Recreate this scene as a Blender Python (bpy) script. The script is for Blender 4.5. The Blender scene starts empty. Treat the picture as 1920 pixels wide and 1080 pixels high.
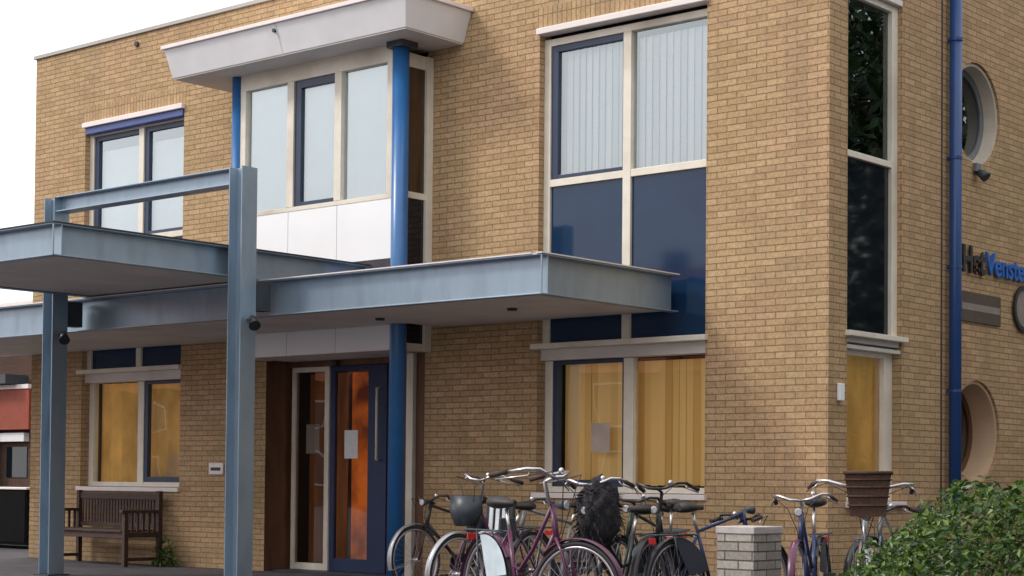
import bpy, bmesh, math, random
from mathutils import Vector, Matrix, noise
random.seed(7)
S = bpy.context.scene
COL = S.collection
R = math.radians
EYE = 1.07                       # eye height above the terrace

# ------------------------------------------------------------------ camera
F_, YAW, PIT, ROL, CX, CY = 3334.1, .7106, .0273, .0091, 960., 814.7
cs, sn = math.cos(YAW), math.sin(YAW)
FW = Vector((-sn * math.cos(PIT), cs * math.cos(PIT), math.sin(PIT)))
r0 = Vector((cs, sn, 0)); u0 = r0.cross(FW)
RT = r0 * math.cos(ROL) + u0 * math.sin(ROL)
UP = -r0 * math.sin(ROL) + u0 * math.cos(ROL)
cd = bpy.data.cameras.new("camera"); cam = bpy.data.objects.new("camera", cd); COL.objects.link(cam)
m = Matrix(((RT.x, UP.x, -FW.x, 0), (RT.y, UP.y, -FW.y, 0), (RT.z, UP.z, -FW.z, EYE), (0, 0, 0, 1)))
cam.matrix_world = m
cd.sensor_width = 36; cd.lens = F_ / 1920 * 36; cd.shift_y = (CY - 540) / 1920
cd.clip_end = 600; cd.clip_start = .1
S.camera = cam

# ------------------------------------------------------------------ world, sun, exposure
W = bpy.data.worlds.new("World"); S.world = W; W.use_nodes = True
nt = W.node_tree; bg = nt.nodes["Background"]
sky = nt.nodes.new("ShaderNodeTexSky"); sky.sky_type = 'NISHITA'; sky.sun_disc = False
SUN_EL, SUN_AZ = R(42), R(222)     # azimuth clockwise from +Y
sky.sun_elevation = SUN_EL; sky.sun_rotation = SUN_AZ
bg.inputs[1].default_value = 0.088
cl = nt.nodes.new("ShaderNodeTexNoise"); cl.inputs['Scale'].default_value = 2.2; cl.inputs['Detail'].default_value = 6
tcw = nt.nodes.new("ShaderNodeTexCoord"); nt.links.new(tcw.outputs['Generated'], cl.inputs['Vector'])
cr = nt.nodes.new("ShaderNodeValToRGB")
cr.color_ramp.elements[0].position = .3; cr.color_ramp.elements[0].color = (12.3, 12.2, 12.3, 1)
cr.color_ramp.elements[1].position = .75; cr.color_ramp.elements[1].color = (15.9, 15.7, 15.6, 1)
nt.links.new(cl.outputs[0], cr.inputs[0])
mx = nt.nodes.new("ShaderNodeMixRGB"); mx.inputs[0].default_value = .93
nt.links.new(sky.outputs[0], mx.inputs[1]); nt.links.new(cr.outputs[0], mx.inputs[2]); nt.links.new(mx.outputs[0], bg.inputs[0])
sd = bpy.data.lights.new("sun", 'SUN'); sd.energy = 1.5; sd.angle = R(12); sd.color = (1, .95, .88)
so = bpy.data.objects.new("sun", sd); COL.objects.link(so)
sdir = Vector((math.sin(SUN_AZ) * math.cos(SUN_EL), math.cos(SUN_AZ) * math.cos(SUN_EL), math.sin(SUN_EL)))
so.rotation_euler = sdir.to_track_quat('Z', 'Y').to_euler()
so.location = (0, -10, 20)
S.view_settings.view_transform = 'Standard'; S.view_settings.look = 'None'
S.view_settings.exposure = 0.36; S.view_settings.gamma = 1; S.view_settings.use_curve_mapping = False

# ------------------------------------------------------------------ helpers
def ray(x, y): return FW + RT * ((x - CX) / F_) - UP * ((y - CY) / F_)
def at(x, y, ax, v):
    """the point where the sight line of a photo pixel meets the plane ax = v (z measured from the terrace)"""
    d = ray(x, y); i = 'xyz'.index(ax)
    p = d * (((v - EYE) if i == 2 else v) / d[i]); p.z += EYE
    return p
def deep(x, y, Z):
    p = ray(x, y) * Z; p.z += EYE; return p

class MB:
    def __init__(s): s.bm = bmesh.new(); s.xf = None
    def v(s, p):
        p = Vector(p)
        return s.bm.verts.new(s.xf(p) if s.xf else p)
    def face(s, pts, smooth=False):
        try:
            f = s.bm.faces.new([s.v(p) for p in pts]); f.smooth = smooth; return f
        except ValueError: return None
    def box(s, x0, x1, y0, y1, z0, z1):
        P = [s.v(p) for p in ((x0,y0,z0),(x1,y0,z0),(x1,y1,z0),(x0,y1,z0),(x0,y0,z1),(x1,y0,z1),(x1,y1,z1),(x0,y1,z1))]
        for q in ((0,3,2,1),(4,5,6,7),(0,1,5,4),(1,2,6,5),(2,3,7,6),(3,0,4,7)): s.bm.faces.new([P[i] for i in q])
        return s
    def prism(s, pts, ax, a, b):
        """extrude the 2D outline pts along axis ax from a to b"""
        def mk(p, t):
            return {'x': (t, p[0], p[1]), 'y': (p[0], t, p[1]), 'z': (p[0], p[1], t)}[ax]
        A = [s.v(mk(p, a)) for p in pts]; B = [s.v(mk(p, b)) for p in pts]; n = len(pts)
        s.bm.faces.new(A); s.bm.faces.new(B[::-1])
        for i in range(n): s.bm.faces.new((A[i], B[i], B[(i+1) % n], A[(i+1) % n]))
        return s
    def tube(s, pts, r, n=8, caps=True, closed=False):
        pts = [Vector(p) for p in pts]; rings = []
        N = len(pts); rr = r if isinstance(r, (list, tuple)) else [r] * N
        prev = None
        for i, p in enumerate(pts):
            if closed: t = pts[(i+1) % N] - pts[i-1]
            else: t = pts[min(i+1, N-1)] - pts[max(i-1, 0)]
            t.normalize()
            if prev is None:
                a = Vector((0,0,1)) if abs(t.z) < .9 else Vector((1,0,0))
                a = (a - t * a.dot(t)).normalized()
            else: a = (prev - t * prev.dot(t)).normalized()
            prev = a; b = t.cross(a)
            rings.append([s.v(p + (a * math.cos(2*math.pi*k/n) + b * math.sin(2*math.pi*k/n)) * rr[i]) for k in range(n)])
        for i in range(N if closed else N-1):
            A, B = rings[i], rings[(i+1) % N]
            for k in range(n):
                f = s.bm.faces.new((A[k], A[(k+1) % n], B[(k+1) % n], B[k])); f.smooth = True
        if caps and not closed:
            s.bm.faces.new(rings[0][::-1]); s.bm.faces.new(rings[-1])
        return s
    def cyl(s, p0, p1, r, n=20): return s.tube([p0, p1], r, n)
    def disc_ring(s, c, ax, r0, r1, h0, h1, n=40):
        """ring (annular prism) about axis ax"""
        c = Vector(c)
        def pt(r, a, h):
            ca, sa = math.cos(a)*r, math.sin(a)*r
            return c + Vector({'x': (h, ca, sa), 'y': (ca, h, sa), 'z': (ca, sa, h)}[ax])
        prof = ((r0,h0),(r1,h0),(r1,h1),(r0,h1))
        rings = [[s.v(pt(r, 2*math.pi*k/n, h)) for (r, h) in prof] for k in range(n)]
        for k in range(n):
            A, B = rings[k], rings[(k+1) % n]
            for j in range(4): s.bm.faces.new((A[j], A[(j+1) % 4], B[(j+1) % 4], B[j]))
        return s
    def build(s, name, mat, parent=None, bevel=0, weld=False):
        if weld: bmesh.ops.remove_doubles(s.bm, verts=s.bm.verts, dist=.0005)
        bmesh.ops.recalc_face_normals(s.bm, faces=s.bm.faces)
        me = bpy.data.meshes.new(name); s.bm.to_mesh(me); s.bm.free(); me.materials.append(mat)
        o = bpy.data.objects.new(name, me); COL.objects.link(o)
        if parent is not None: o.parent = parent
        if bevel:
            b = o.modifiers.new("bevel", 'BEVEL'); b.width = bevel; b.segments = 2; b.limit_method = 'ANGLE'
        return o

def pane(pts, out, mat, parent, name='pane'):
    """one flat sheet whose normal looks along out"""
    pts = [Vector(p) for p in pts]; n = (pts[1]-pts[0]).cross(pts[2]-pts[1])
    if n.dot(Vector(out)) < 0: pts.reverse()
    me = bpy.data.meshes.new(name); me.from_pydata(pts, [], [list(range(len(pts)))]); me.materials.append(mat)
    o = bpy.data.objects.new(name, me); COL.objects.link(o); o.parent = parent; return o
def tag(o, label=None, cat=None, group=None, kind=None):
    if label: o['label'] = label
    if cat: o['category'] = cat
    if group: o['group'] = group
    if kind: o['kind'] = kind
    return o
def empty(name, loc=(0,0,0), rz=0):
    o = bpy.data.objects.new(name, None); COL.objects.link(o); o.location = loc; o.rotation_euler = (0,0,rz)
    o.empty_display_size = .1; return o
def copy_tree(o, parent=None):
    c = o.copy(); COL.objects.link(c)
    if parent: c.parent = parent
    for ch in list(o.children): copy_tree(ch, c)
    return c

# ------------------------------------------------------------------ materials
def newmat(name):
    mt = bpy.data.materials.new(name); mt.use_nodes = True
    return mt, mt.node_tree, mt.node_tree.nodes["Principled BSDF"]
def pbr(name, col, rough=.5, metal=0., var=.12, scale=6., bump=0., bscale=60., spec=.5, stretch=(1,1,1), dirt=None, dscale=1.5):
    mt, t, b = newmat(name); N, L = t.nodes, t.links
    tc = N.new("ShaderNodeTexCoord"); mp = N.new("ShaderNodeMapping"); mp.inputs['Scale'].default_value = stretch
    L.new(tc.outputs['Object'], mp.inputs[0])
    ns = N.new("ShaderNodeTexNoise"); ns.inputs['Scale'].default_value = scale; ns.inputs['Detail'].default_value = 5
    L.new(mp.outputs[0], ns.inputs['Vector'])
    r_ = N.new("ShaderNodeValToRGB")
    r_.color_ramp.elements[0].position = .3; r_.color_ramp.elements[1].position = .7
    r_.color_ramp.elements[0].color = (*[c*(1-var) for c in col], 1); r_.color_ramp.elements[1].color = (*[min(1, c*(1+var)) for c in col], 1)
    L.new(ns.outputs[0], r_.inputs[0]); out = r_.outputs[0]
    if dirt:
        n2 = N.new("ShaderNodeTexNoise"); n2.inputs['Scale'].default_value = dscale; n2.inputs['Detail'].default_value = 7
        L.new(mp.outputs[0], n2.inputs['Vector'])
        r2 = N.new("ShaderNodeValToRGB"); r2.color_ramp.elements[0].position = .52; r2.color_ramp.elements[1].position = .78
        r2.color_ramp.elements[0].color = (0,0,0,1); r2.color_ramp.elements[1].color = (1,1,1,1)
        L.new(n2.outputs[0], r2.inputs[0])
        mm = N.new("ShaderNodeMixRGB"); mm.inputs[2].default_value = (*dirt, 1)
        L.new(r2.outputs[0], mm.inputs[0]); L.new(out, mm.inputs[1]); out = mm.outputs[0]
    L.new(out, b.inputs['Base Color'])
    b.inputs['Roughness'].default_value = rough; b.inputs['Metallic'].default_value = metal
    b.inputs['Specular IOR Level'].default_value = spec
    if bump:
        nb = N.new("ShaderNodeTexNoise"); nb.inputs['Scale'].default_value = bscale; nb.inputs['Detail'].default_value = 3
        L.new(mp.outputs[0], nb.inputs['Vector'])
        bp = N.new("ShaderNodeBump"); bp.inputs['Strength'].default_value = bump; bp.inputs['Distance'].default_value = .01
        L.new(nb.outputs[0], bp.inputs['Height']); L.new(bp.outputs[0], b.inputs['Normal'])
    return mt

def brick_mat(name, c1, c2, mortar, soldier=False, patch=((.60,.46,.38),(.50,.46,.30)), pf=.35):
    mt, t, b = newmat(name); N, L = t.nodes, t.links
    g = N.new("ShaderNodeNewGeometry"); sp = N.new("ShaderNodeSeparateXYZ"); L.new(g.outputs['Position'], sp.inputs[0])
    sn_ = N.new("ShaderNodeSeparateXYZ"); L.new(g.outputs['True Normal'], sn_.inputs[0])
    ab = N.new("ShaderNodeMath"); ab.operation = 'ABSOLUTE'; L.new(sn_.outputs[0], ab.inputs[0])
    gt = N.new("ShaderNodeMath"); gt.operation = 'GREATER_THAN'; gt.inputs[1].default_value = .6; L.new(ab.outputs[0], gt.inputs[0])
    mu = N.new("ShaderNodeMix"); mu.data_type = 'FLOAT'; L.new(gt.outputs[0], mu.inputs[0]); L.new(sp.outputs[0], mu.inputs[2]); L.new(sp.outputs[1], mu.inputs[3])
    cb = N.new("ShaderNodeCombineXYZ")
    if soldier: L.new(mu.outputs[0], cb.inputs[1]); L.new(sp.outputs[2], cb.inputs[0])
    else: L.new(mu.outputs[0], cb.inputs[0]); L.new(sp.outputs[2], cb.inputs[1])
    # slightly uneven courses
    wn = N.new("ShaderNodeTexNoise"); wn.inputs['Scale'].default_value = 3.1; L.new(g.outputs['Position'], wn.inputs['Vector'])
    wv = N.new("ShaderNodeVectorMath"); wv.operation = 'SCALE'; wv.inputs['Scale'].default_value = .010; L.new(wn.outputs[1], wv.inputs[0])
    wa = N.new("ShaderNodeVectorMath"); L.new(cb.outputs[0], wa.inputs[0]); L.new(wv.outputs[0], wa.inputs[1])
    br = N.new("ShaderNodeTexBrick"); L.new(wa.outputs[0], br.inputs['Vector'])
    br.inputs['Scale'].default_value = 1; br.inputs['Brick Width'].default_value = .22; br.inputs['Row Height'].default_value = .0625
    br.inputs['Mortar Size'].default_value = .006; br.inputs['Mortar Smooth'].default_value = .35; br.inputs['Bias'].default_value = -.1
    br.offset = 0 if soldier else .5
    br.inputs['Color1'].default_value = (*c1, 1); br.inputs['Color2'].default_value = (*c2, 1); br.inputs['Mortar'].default_value = (*mortar, 1)
    # broad tonal drift over the wall
    n1 = N.new("ShaderNodeTexNoise"); n1.inputs['Scale'].default_value = .9; n1.inputs['Detail'].default_value = 6; n1.inputs['Roughness'].default_value = .65; L.new(g.outputs['Position'], n1.inputs['Vector'])
    rp = N.new("ShaderNodeValToRGB"); rp.color_ramp.elements[0].position = .35; rp.color_ramp.elements[1].position = .65
    rp.color_ramp.elements[0].color = (*patch[0], 1); rp.color_ramp.elements[1].color = (*patch[1], 1); L.new(n1.outputs[0], rp.inputs[0])
    mm = N.new("ShaderNodeMixRGB"); mm.blend_type = 'OVERLAY'; mm.inputs[0].default_value = pf
    L.new(br.outputs['Color'], mm.inputs[1]); L.new(rp.outputs[0], mm.inputs[2])
    # fine speckle in the clay
    n3 = N.new("ShaderNodeTexNoise"); n3.inputs['Scale'].default_value = 45; n3.inputs['Detail'].default_value = 4; L.new(g.outputs['Position'], n3.inputs['Vector'])
    r3 = N.new("ShaderNodeValToRGB"); r3.color_ramp.elements[0].position = .3; r3.color_ramp.elements[1].position = .7
    r3.color_ramp.elements[0].color = (.8,.8,.8,1); r3.color_ramp.elements[1].color = (1.15,1.15,1.15,1); L.new(n3.outputs[0], r3.inputs[0])
    m3 = N.new("ShaderNodeMixRGB"); m3.blend_type = 'MULTIPLY'; m3.inputs[0].default_value = 1; L.new(mm.outputs[0], m3.inputs[1]); L.new(r3.outputs[0], m3.inputs[2])
    # splash dirt along the foot of the wall and a few rain streaks
    sm = N.new("ShaderNodeMapRange"); sm.inputs[1].default_value = .0; sm.inputs[2].default_value = .55; sm.inputs[3].default_value = .75; sm.inputs[4].default_value = 0; L.new(sp.outputs[2], sm.inputs[0])
    mpn = N.new("ShaderNodeMapping"); mpn.inputs['Scale'].default_value = (2.5,2.5,.35); L.new(g.outputs['Position'], mpn.inputs[0])
    n4 = N.new("ShaderNodeTexNoise"); n4.inputs['Scale'].default_value = 1.6; n4.inputs['Detail'].default_value = 7; L.new(mpn.outputs[0], n4.inputs['Vector'])
    r4 = N.new("ShaderNodeMapRange"); r4.inputs[1].default_value = .54; r4.inputs[2].default_value = .80; r4.inputs[4].default_value = .30; L.new(n4.outputs[0], r4.inputs[0])
    ml4 = N.new("ShaderNodeMath"); ml4.operation = 'MULTIPLY'; L.new(sm.outputs[0], ml4.inputs[0]); L.new(n4.outputs[0], ml4.inputs[1])
    ad4 = N.new("ShaderNodeMath"); ad4.operation = 'ADD'; ad4.use_clamp = True; L.new(ml4.outputs[0], ad4.inputs[0]); L.new(r4.outputs[0], ad4.inputs[1])
    m4 = N.new("ShaderNodeMixRGB"); m4.inputs[2].default_value = (.17,.125,.085,1); L.new(ad4.outputs[0], m4.inputs[0]); L.new(m3.outputs[0], m4.inputs[1])
    L.new(m4.outputs[0], b.inputs['Base Color'])
    b.inputs['Roughness'].default_value = .85; b.inputs['Specular IOR Level'].default_value = .3
    inv = N.new("ShaderNodeMath"); inv.operation = 'SUBTRACT'; inv.inputs[0].default_value = 1; L.new(br.outputs['Fac'], inv.inputs[1])
    bp = N.new("ShaderNodeBump"); bp.inputs['Strength'].default_value = .6; bp.inputs['Distance'].default_value = .01
    L.new(inv.outputs[0], bp.inputs['Height']); L.new(bp.outputs[0], b.inputs['Normal'])
    return mt

def glass_mat(name, tint=(1,1,1), refl=1.8, rough=0.0):
    mt = bpy.data.materials.new(name); mt.use_nodes = True; t = mt.node_tree; N, L = t.nodes, t.links
    for n in list(N): N.remove(n)
    o = N.new("ShaderNodeOutputMaterial"); mix = N.new("ShaderNodeMixShader"); tr = N.new("ShaderNodeBsdfTransparent"); gl = N.new("ShaderNodeBsdfGlossy")
    tr.inputs[0].default_value = (*tint, 1); gl.inputs['Roughness'].default_value = rough; gl.inputs[0].default_value = (.88,.96,1,1)
    fr = N.new("ShaderNodeFresnel"); fr.inputs[0].default_value = 1.5
    ml = N.new("ShaderNodeMath"); ml.operation = 'MULTIPLY'; ml.use_clamp = True; ml.inputs[1].default_value = refl
    # panes are never perfectly flat
    g = N.new("ShaderNodeNewGeometry"); nz = N.new("ShaderNodeTexNoise"); nz.inputs['Scale'].default_value = 1.3; nz.inputs['Detail'].default_value = 1
    L.new(g.outputs['Position'], nz.inputs['Vector'])
    bp = N.new("ShaderNodeBump"); bp.inputs['Strength'].default_value = .06; bp.inputs['Distance'].default_value = .05; L.new(nz.outputs[0], bp.inputs['Height']); L.new(bp.outputs[0], gl.inputs['Normal'])
    L.new(fr.outputs[0], ml.inputs[0]); L.new(ml.outputs[0], mix.inputs[0]); L.new(tr.outputs[0], mix.inputs[1]); L.new(gl.outputs[0], mix.inputs[2]); L.new(mix.outputs[0], o.inputs[0])
    return mt

M = {}
C1, C2, CM = (.490,.352,.214), (.385,.270,.158), (.245,.172,.108)
M['brick'] = brick_mat('tan_brick', C1, C2, CM)
M['soldier'] = brick_mat('tan_brick_soldier', C1, C2, CM, soldier=True)
M['grey_brick'] = brick_mat('grey_brick', (.40,.37,.345), (.27,.245,.22), (.10,.085,.07), patch=((.5,.48,.46),(.5,.48,.46)), pf=.1)
M['white'] = pbr('cream_frame_paint', (.76,.70,.60), .4, var=.05, scale=9, dirt=(.52,.45,.36), dscale=1.2)
M['alu'] = pbr('pale_aluminium', (.80,.72,.70), .35, var=.04, scale=8)
M['eave'] = pbr('pale_eave_panel', (.84,.83,.85), .5, var=.04, scale=3, bump=.05, dirt=(.70,.68,.68), dscale=.9)
M['soffit'] = pbr('soffit_board', (.68,.64,.61), .7, var=.07, scale=2.5, dirt=(.52,.47,.43), dscale=.8)
M['navyframe'] = pbr('navy_sash_paint', (.022,.040,.085), .35, var=.1)
M['bluecol'] = pbr('blue_column_paint', (.028,.135,.36), .3, var=.1, scale=4, bump=.03, spec=.6)
M['bluedk'] = pbr('deep_blue_paint', (.014,.058,.20), .35, var=.1, scale=4)
M['doorblue'] = pbr('dark_blue_door_paint', (.008,.024,.085), .5, var=.15)
M['matteblack'] = pbr('matte_black', (.008,.008,.009), .9, spec=.08)
M['screen'] = pbr('blue_screen_cassette', (.06,.09,.28), .4, var=.1)
M['spandrel'] = pbr('navy_glazed_panel', (.010,.031,.078), .05, var=.15, scale=2, spec=.42)
M['spandark'] = pbr('black_glazed_panel', (.006,.008,.014), .04, var=.1, scale=2, spec=.6)
M['white_panel'] = pbr('white_enamel_panel', (.88,.88,.90), .3, var=.02, scale=2)
M['steel'] = pbr('blue_grey_steel', (.31,.395,.48), .38, metal=.6, var=.06, scale=9, bump=.06, bscale=40, stretch=(1,1,.35), dirt=(.245,.31,.38), dscale=5)
M['steeldk'] = pbr('dark_steel', (.04,.05,.06), .5, var=.1)
M['roofing'] = pbr('bitumen_roofing', (.05,.045,.055), .8, var=.2, scale=12)
M['glass'] = glass_mat('window_glass', refl=2.2)
M['glassup'] = glass_mat('coated_window_glass', refl=6.2)
M['glassdk'] = glass_mat('tinted_glass', (.55,.5,.45), 1.8)
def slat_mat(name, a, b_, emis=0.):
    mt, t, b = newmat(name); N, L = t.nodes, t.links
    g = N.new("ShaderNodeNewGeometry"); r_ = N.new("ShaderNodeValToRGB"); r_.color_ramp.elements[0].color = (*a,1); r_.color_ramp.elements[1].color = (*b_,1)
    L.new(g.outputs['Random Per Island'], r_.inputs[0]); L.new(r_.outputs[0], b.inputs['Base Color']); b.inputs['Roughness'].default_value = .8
    if emis:      # slats emit their own colour in place of light from the room
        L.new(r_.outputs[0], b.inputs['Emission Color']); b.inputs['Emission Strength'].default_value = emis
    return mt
M['slatw'] = slat_mat('white_slats', (.66,.74,.77), (.92,.96,.97))
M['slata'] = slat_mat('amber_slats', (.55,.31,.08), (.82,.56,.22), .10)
M['blindw'] = pbr('white_blind_fabric', (.84,.90,.91), .8, var=.02, scale=6)
M['blinda'] = pbr('amber_blind_fabric', (.62,.33,.07), .8, var=.25, scale=7, stretch=(4,4,.5))
M['curtain'] = pbr('amber_curtain', (.66,.40,.12), .85, var=.40, scale=2.2, stretch=(1,1,.6))
M['orange'] = None
def glow(mt, k):   # room light put into the cloth or wall as its own emission
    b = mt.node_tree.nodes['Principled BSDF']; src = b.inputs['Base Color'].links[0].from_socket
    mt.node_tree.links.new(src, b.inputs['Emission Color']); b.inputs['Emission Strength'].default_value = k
glow(M['curtain'], .10)  # curtain emits as though backlit
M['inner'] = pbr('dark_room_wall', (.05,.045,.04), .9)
M['orange'] = pbr('orange_glow_wall', (.72,.13,.015), .7, var=.45, scale=2.0)
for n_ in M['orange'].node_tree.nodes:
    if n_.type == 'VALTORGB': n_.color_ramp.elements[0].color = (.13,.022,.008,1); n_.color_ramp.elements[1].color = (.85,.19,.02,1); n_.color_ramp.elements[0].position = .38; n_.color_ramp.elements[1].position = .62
glow(M['orange'], .15)  # the hall's warm glow is put into this wall's colour and emission
M['hallwood'] = pbr('glowing_hall_panelling', (.26,.10,.03), .5, var=.5, scale=2.2, stretch=(3,3,.5)); glow(M['hallwood'], .10)  # panelling emits faintly in place of hall lighting
M['brownwood'] = pbr('brown_wood_panel', (.13,.055,.025), .5, var=.3, scale=3, stretch=(4,4,.6))
M['paper'] = pbr('paper_notice', (.72,.72,.74), .8, var=.06, scale=30)
M['bench'] = pbr('dark_teak', (.055,.028,.022), .6, var=.3, scale=10, stretch=(1,1,4))
M['rubber'] = pbr('black_rubber', (.018,.018,.02), .7)
M['chrome'] = pbr('bright_metal', (.60,.57,.58), .28, metal=.9, var=.06)
M['rim'] = pbr('rim_metal', (.42,.38,.42), .3, metal=.7, var=.06)
M['black'] = pbr('black_paint', (.018,.018,.022), .35)
M['leather'] = pbr('black_saddle', (.025,.02,.02), .55, var=.2)
M['grip'] = pbr('dark_grip', (.045,.025,.02), .7)
M['maroon'] = pbr('maroon_paint', (.10,.022,.065), .3, var=.1)
M['bikeblue'] = pbr('dark_blue_paint', (.02,.035,.11), .3)
M['bikegrey'] = pbr('grey_bike_paint', (.17,.18,.20), .35)
M['silver'] = pbr('silver_paint', (.34,.34,.37), .3, metal=.5)
M['green'] = pbr('dark_green_paint', (.02,.05,.04), .3)
M['lamp'] = pbr('lamp_glass', (.40,.40,.43), .15)
M['red'] = pbr('red_reflector', (.5,.02,.02), .3)
M['wicker'] = pbr('brown_wicker', (.070,.034,.022), .8, var=.35, scale=60, bump=.4, bscale=90)
M['cloth'] = pbr('black_cloth', (.02,.018,.022), .9, var=.4, scale=14, bump=.6, bscale=25)
M['guard'] = pbr('pale_coat_guard', (.48,.56,.62), .45, var=.15, scale=8)
M['guarddk'] = pbr('dark_coat_guard', (.03,.035,.05), .5, var=.2)
M['seatpl'] = pbr('dark_seat_shell', (.028,.035,.045), .4, var=.2)
M['stripe'] = pbr('pale_stripe_fabric', (.68,.72,.76), .6)
M['signblk'] = pbr('black_letter', (.018,.014,.014), .4)
M['signblue'] = pbr('blue_letter', (.012,.11,.45), .35)
M['plaque'] = pbr('brown_plaque', (.085,.06,.045), .5)
M['plaquelt'] = pbr('plaque_text_strip', (.26,.22,.19), .5)
M['greylining'] = pbr('grey_lining', (.60,.53,.44), .5, var=.1)
M['creamring'] = pbr('tan_lining', (.60,.42,.28), .5, var=.05)
M['redpanel'] = pbr('red_board', (.26,.048,.022), .6, var=.1)
M['roofgrey'] = pbr('weathered_roof', (.30,.25,.25), .8, var=.15, scale=4)
M['dkbrick'] = brick_mat('dark_brick', (.10,.05,.04), (.07,.045,.03), (.05,.04,.035), pf=.1)
M['redtile'] = pbr('red_roof_tile', (.42,.11,.055), .7, var=.25, scale=9, stretch=(1,4,4))
M['redbrick'] = brick_mat('red_brick', (.26,.10,.06), (.18,.07,.045), (.16,.13,.11), pf=.1)

def paving_mat():
    mt, t, b = newmat('paving'); N, L = t.nodes, t.links
    g = N.new("ShaderNodeNewGeometry"); br = N.new("ShaderNodeTexBrick"); L.new(g.outputs['Position'], br.inputs['Vector'])
    br.inputs['Scale'].default_value = 1; br.inputs['Brick Width'].default_value = .21; br.inputs['Row Height'].default_value = .105
    br.inputs['Mortar Size'].default_value = .004
    br.inputs['Color1'].default_value = (.115,.10,.115,1); br.inputs['Color2'].default_value = (.075,.07,.08,1); br.inputs['Mortar'].default_value = (.03,.03,.03,1)
    n = N.new("ShaderNodeTexNoise"); n.inputs['Scale'].default_value = 1.4; n.inputs['Detail'].default_value = 6; L.new(g.outputs['Position'], n.inputs['Vector'])
    mm = N.new("ShaderNodeMixRGB"); mm.blend_type = 'MULTIPLY'; mm.inputs[0].default_value = .6; L.new(br.outputs[0], mm.inputs[1]); L.new(n.outputs[0], mm.inputs[2])
    L.new(mm.outputs[0], b.inputs['Base Color']); b.inputs['Roughness'].default_value = .8
    bp = N.new("ShaderNodeBump"); bp.inputs['Distance'].default_value = .006; L.new(br.outputs[1], bp.inputs['Height']); bp.invert = True; L.new(bp.outputs[0], b.inputs['Normal'])
    return mt
M['paving'] = paving_mat()

def leaf_mat(name, a, b_, c):
    mt, t, b = newmat(name); N, L = t.nodes, t.links
    g = N.new("ShaderNodeNewGeometry"); r_ = N.new("ShaderNodeValToRGB")
    e = r_.color_ramp.elements; e[0].color = (*a, 1); e[1].color = (*c, 1); x = e.new(.55); x.color = (*b_, 1)
    L.new(g.outputs['Random Per Island'], r_.inputs[0]); L.new(r_.outputs[0], b.inputs['Base Color'])
    b.inputs['Roughness'].default_value = .38; b.inputs['Subsurface Weight'].default_value = 0
    tl = N.new("ShaderNodeBsdfTranslucent"); L.new(r_.outputs[0], tl.inputs[0]); ms = N.new("ShaderNodeMixShader"); ms.inputs[0].default_value = .25
    L.new(b.outputs[0], ms.inputs[1]); L.new(tl.outputs[0], ms.inputs[2]); L.new(ms.outputs[0], N["Material Output"].inputs[0])
    return mt
M['leaf'] = leaf_mat('hedge_leaf', (.014,.035,.008), (.050,.115,.016), (.17,.25,.045))
M['treeleaf'] = leaf_mat('tree_leaf', (.010,.028,.010), (.022,.055,.014), (.04,.085,.02))
M['bark'] = pbr('bark', (.07,.05,.035), .9, var=.3, bump=.5, bscale=20)
M['twig'] = pbr('twigs', (.035,.03,.018), .9, var=.3)

# ------------------------------------------------------------------ main dimensions (metres, z = 0 at the terrace)
Y0 = 14.10; X0 = -8.35; XL = -20.80; YB = 25.0; ZR = 5.745 + EYE
REC = .08
z = lambda v: v + EYE
ZW_T, ZTRANS, ZLEDGE, ZSILL = z(4.66), z(3.11), z(1.44), z(-.15)

# ------------------------------------------------------------------ ground
g = MB(); ys = [-60, -8, 2, 60]
g.face(((-120,-70,0),(60,-70,0),(60,80,0),(-120,80,0)))
tag(g.build('pavement', M['paving']), 'dark purple grey brick paving in front of the building', 'pavement', kind='structure')

# ------------------------------------------------------------------ the building
B = empty('brick_building', (0,0,0))
tag(B, 'two storey tan brick building with flat roof, blue columns and a white boxed eave', 'building')
W1 = (-19.66, -17.60); W2 = (-11.80, -9.70)
RW = (14.43, 15.47)                       # opening in the return wall
PIER_L, PIER_R = -16.0, -13.40            # entrance / bay opening

def wall_grid(mb, u0, u1, v0, v1, holes, mk):
    us = sorted({u0, u1, *[h[0] for h in holes], *[h[1] for h in holes]})
    vs = sorted({v0, v1, *[h[2] for h in holes], *[h[3] for h in holes]})
    for i in range(len(us)-1):
        for j in range(len(vs)-1):
            cu, cv = (us[i]+us[i+1])/2, (vs[j]+vs[j+1])/2
            if any(h[0] < cu < h[1] and h[2] < cv < h[3] for h in holes): continue
            mb.face([mk(us[i],vs[j],0), mk(us[i+1],vs[j],0), mk(us[i+1],vs[j+1],0), mk(us[i],vs[j+1],0)])
def reveals(mb, h, mk, d):
    a, b, c, e = h
    for (p, q) in (((a,c),(b,c)), ((b,c),(b,e)), ((b,e),(a,e)), ((a,e),(a,c))):
        mb.face([mk(*p,0), mk(*q,0), mk(*q,d), mk(*p,d)])
fr = MB(); mkf = lambda u, v, d: (u, Y0 + d, v)
fh = [(W1[0],W1[1],ZSILL,z(4.72)), (W2[0],W2[1],ZSILL,z(4.72)), (PIER_L,PIER_R,0,z(4.74))]
wall_grid(fr, XL, X0, 0, ZR, fh, mkf)
reveals(fr, fh[0], mkf, .30); reveals(fr, fh[1], mkf, .30)
# entrance recess cheeks
fr.face([(PIER_R,Y0,0),(PIER_R,Y0+.5,0),(PIER_R,Y0+.5,z(4.74)),(PIER_R,Y0,z(4.74))])
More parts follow.
